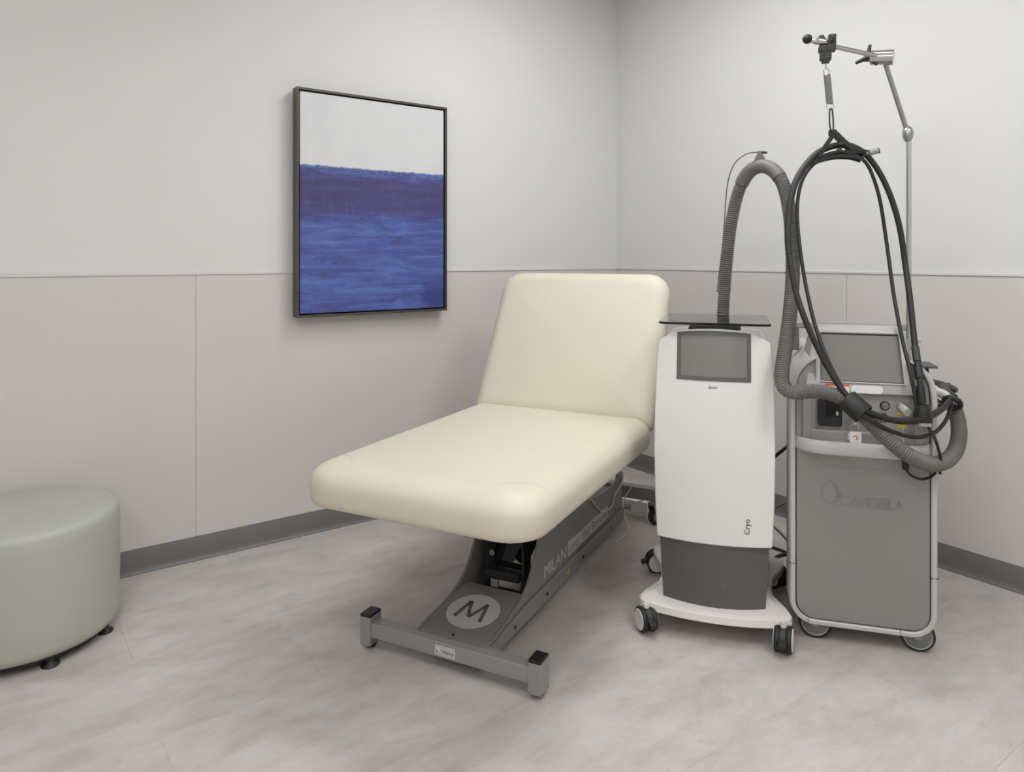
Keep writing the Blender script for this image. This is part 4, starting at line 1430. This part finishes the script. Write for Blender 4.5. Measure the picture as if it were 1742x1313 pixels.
# holster on the right flank with the two handpieces and a strap
v, f = prism(rrect(0.20, 0.30, 0.745, 0.870, 0.02), 'y', -0.262, -0.222)
obj('holster', v, f, 'mgrey', la, smooth=30, bevel=0.006)
v, f = prism([(0.23, 0.895), (0.34, 0.895), (0.34, 0.905), (0.23, 0.905)], 'y', -0.285, -0.215)
obj('flank_shelf', v, f, 'charcoal', la, smooth=0, bevel=0.003)
v, f = box(0.25, 0.31, -0.262, -0.222, 0.865, 0.896)
obj('shelf_bracket', v, f, 'black', la, smooth=0, bevel=0.003)
for (a, b, r, mm) in (((0.20, -0.262, 0.852), (0.15, -0.322, 0.835), 0.014, 'dark'), ((0.20, -0.248, 0.835), (0.14, -0.295, 0.815), 0.017, 'lgrey'), ((0.21, -0.245, 0.790), (0.15, -0.272, 0.775), 0.022, 'dark')):
    v, f = sweep([Vector(a), Vector(a).lerp(Vector(b), 0.3), Vector(a).lerp(Vector(b), 0.8), Vector(b)], lambda i, n: (r * 0.8, r, r * 0.95, r * 0.6)[i], 16)
    obj('handpiece', v, f, mm, la)
for k in range(5):
    o_ = Vector((0.0, -0.004 * k + 0.008, 0.004 * k - 0.008))
    v, f = tube([Vector((0.145, -0.292, 0.818)) + o_, Vector((0.120, -0.305, 0.812)) + o_ * 1.2, Vector((0.095, -0.300, 0.806)) + o_ * 0.7], 0.0021, 6)
    obj('handpiece_wire', v, f, 'paper' if k % 2 else 'black', la)
v, f = ringtube((0.094, -0.293, 0.803), (0.6, -0.35, 0.55), 0.024, 0.0085, 28, 8)
obj('holster_strap', v, f, 'black', la)

# key ring with white tag hanging at the key switch
LM = Matrix.Translation((-0.8646, -2.025, 0)) @ Matrix.Rotation(R(37.5), 4, 'Z')
kl = LM @ Vector((-0.040, 0.026, 0.763))
kf = thing('key_ring', 'metal key ring with white tag and red mark hanging from the grey cabinet', 'key ring', tuple(kl), R(37.5))
v, f = join(ringtube((0, 0, 0.0), (0, 1, 0), 0.0075, 0.0012, 18, 6), ringtube((0, 0.0005, -0.014), (1, 0.2, 0), 0.0085, 0.0010, 18, 6))
obj('chain_link', v, f, 'chrome', kf)
v, f = ringtube((0, 0.0, -0.032), (1, 0.1, 0), 0.0125, 0.0013, 24, 6)
obj('split_ring', v, f, 'chrome', kf)
v, f = prism(rrect(-0.0195, 0.0155, -0.082, -0.046, 0.003), 'x', -0.008, -0.004)
tg = obj('fob', v, f, 'paper', kf, smooth=30, bevel=0.0008)
decal('print', strip2([(-0.008, 0.003), (0.000, 0.007), (0.007, -0.001), (0.001, -0.007)], 0.0034), 'red', tg, (-0.0082, -0.002, -0.065), (0, -1, 0), (0, 0, 1), 0.0004)
v, f = prism([(0.014, -0.048), (0.020, -0.050), (0.022, -0.078), (0.017, -0.080)], 'x', -0.0028, -0.0012)
obj('key', v, f, 'chrome', kf, smooth=0)

# ------------------------------------------------------------------ leads of the white tower trailing to the floor
cabs = [
    ('power_cord', 'black', 0.006,
     [(0.45, -0.05, 0.20), (0.53, -0.10, 0.10), (0.52, -0.22, 0.045), (0.46, -0.32, 0.008), (0.55, -0.42, 0.007), (0.72, -0.40, 0.007), (0.90, -0.20, 0.007), (1.00, 0.05, 0.007)]),
    ('grey_cable', 'cableg', 0.0045,
     [(0.49, -0.10, 0.24), (0.53, -0.18, 0.24), (0.53, -0.24, 0.20), (0.52, -0.30, 0.13), (0.50, -0.36, 0.05), (0.58, -0.42, 0.006), (0.75, -0.45, 0.006)]),
    ('data_cable', 'cableg', 0.004,
     [(0.49, -0.05, 0.30), (0.54, -0.15, 0.27), (0.54, -0.23, 0.30), (0.52, -0.29, 0.34), (0.51, -0.345, 0.36), (0.53, -0.38, 0.30), (0.60, -0.40, 0.006), (0.80, -0.30, 0.005)]),
]
for nm, mm, rr, pts in cabs:
    v, f = tube(pts, rr, 10, 0.012, smooth=3)
    obj(nm, v, f, mm, cr)
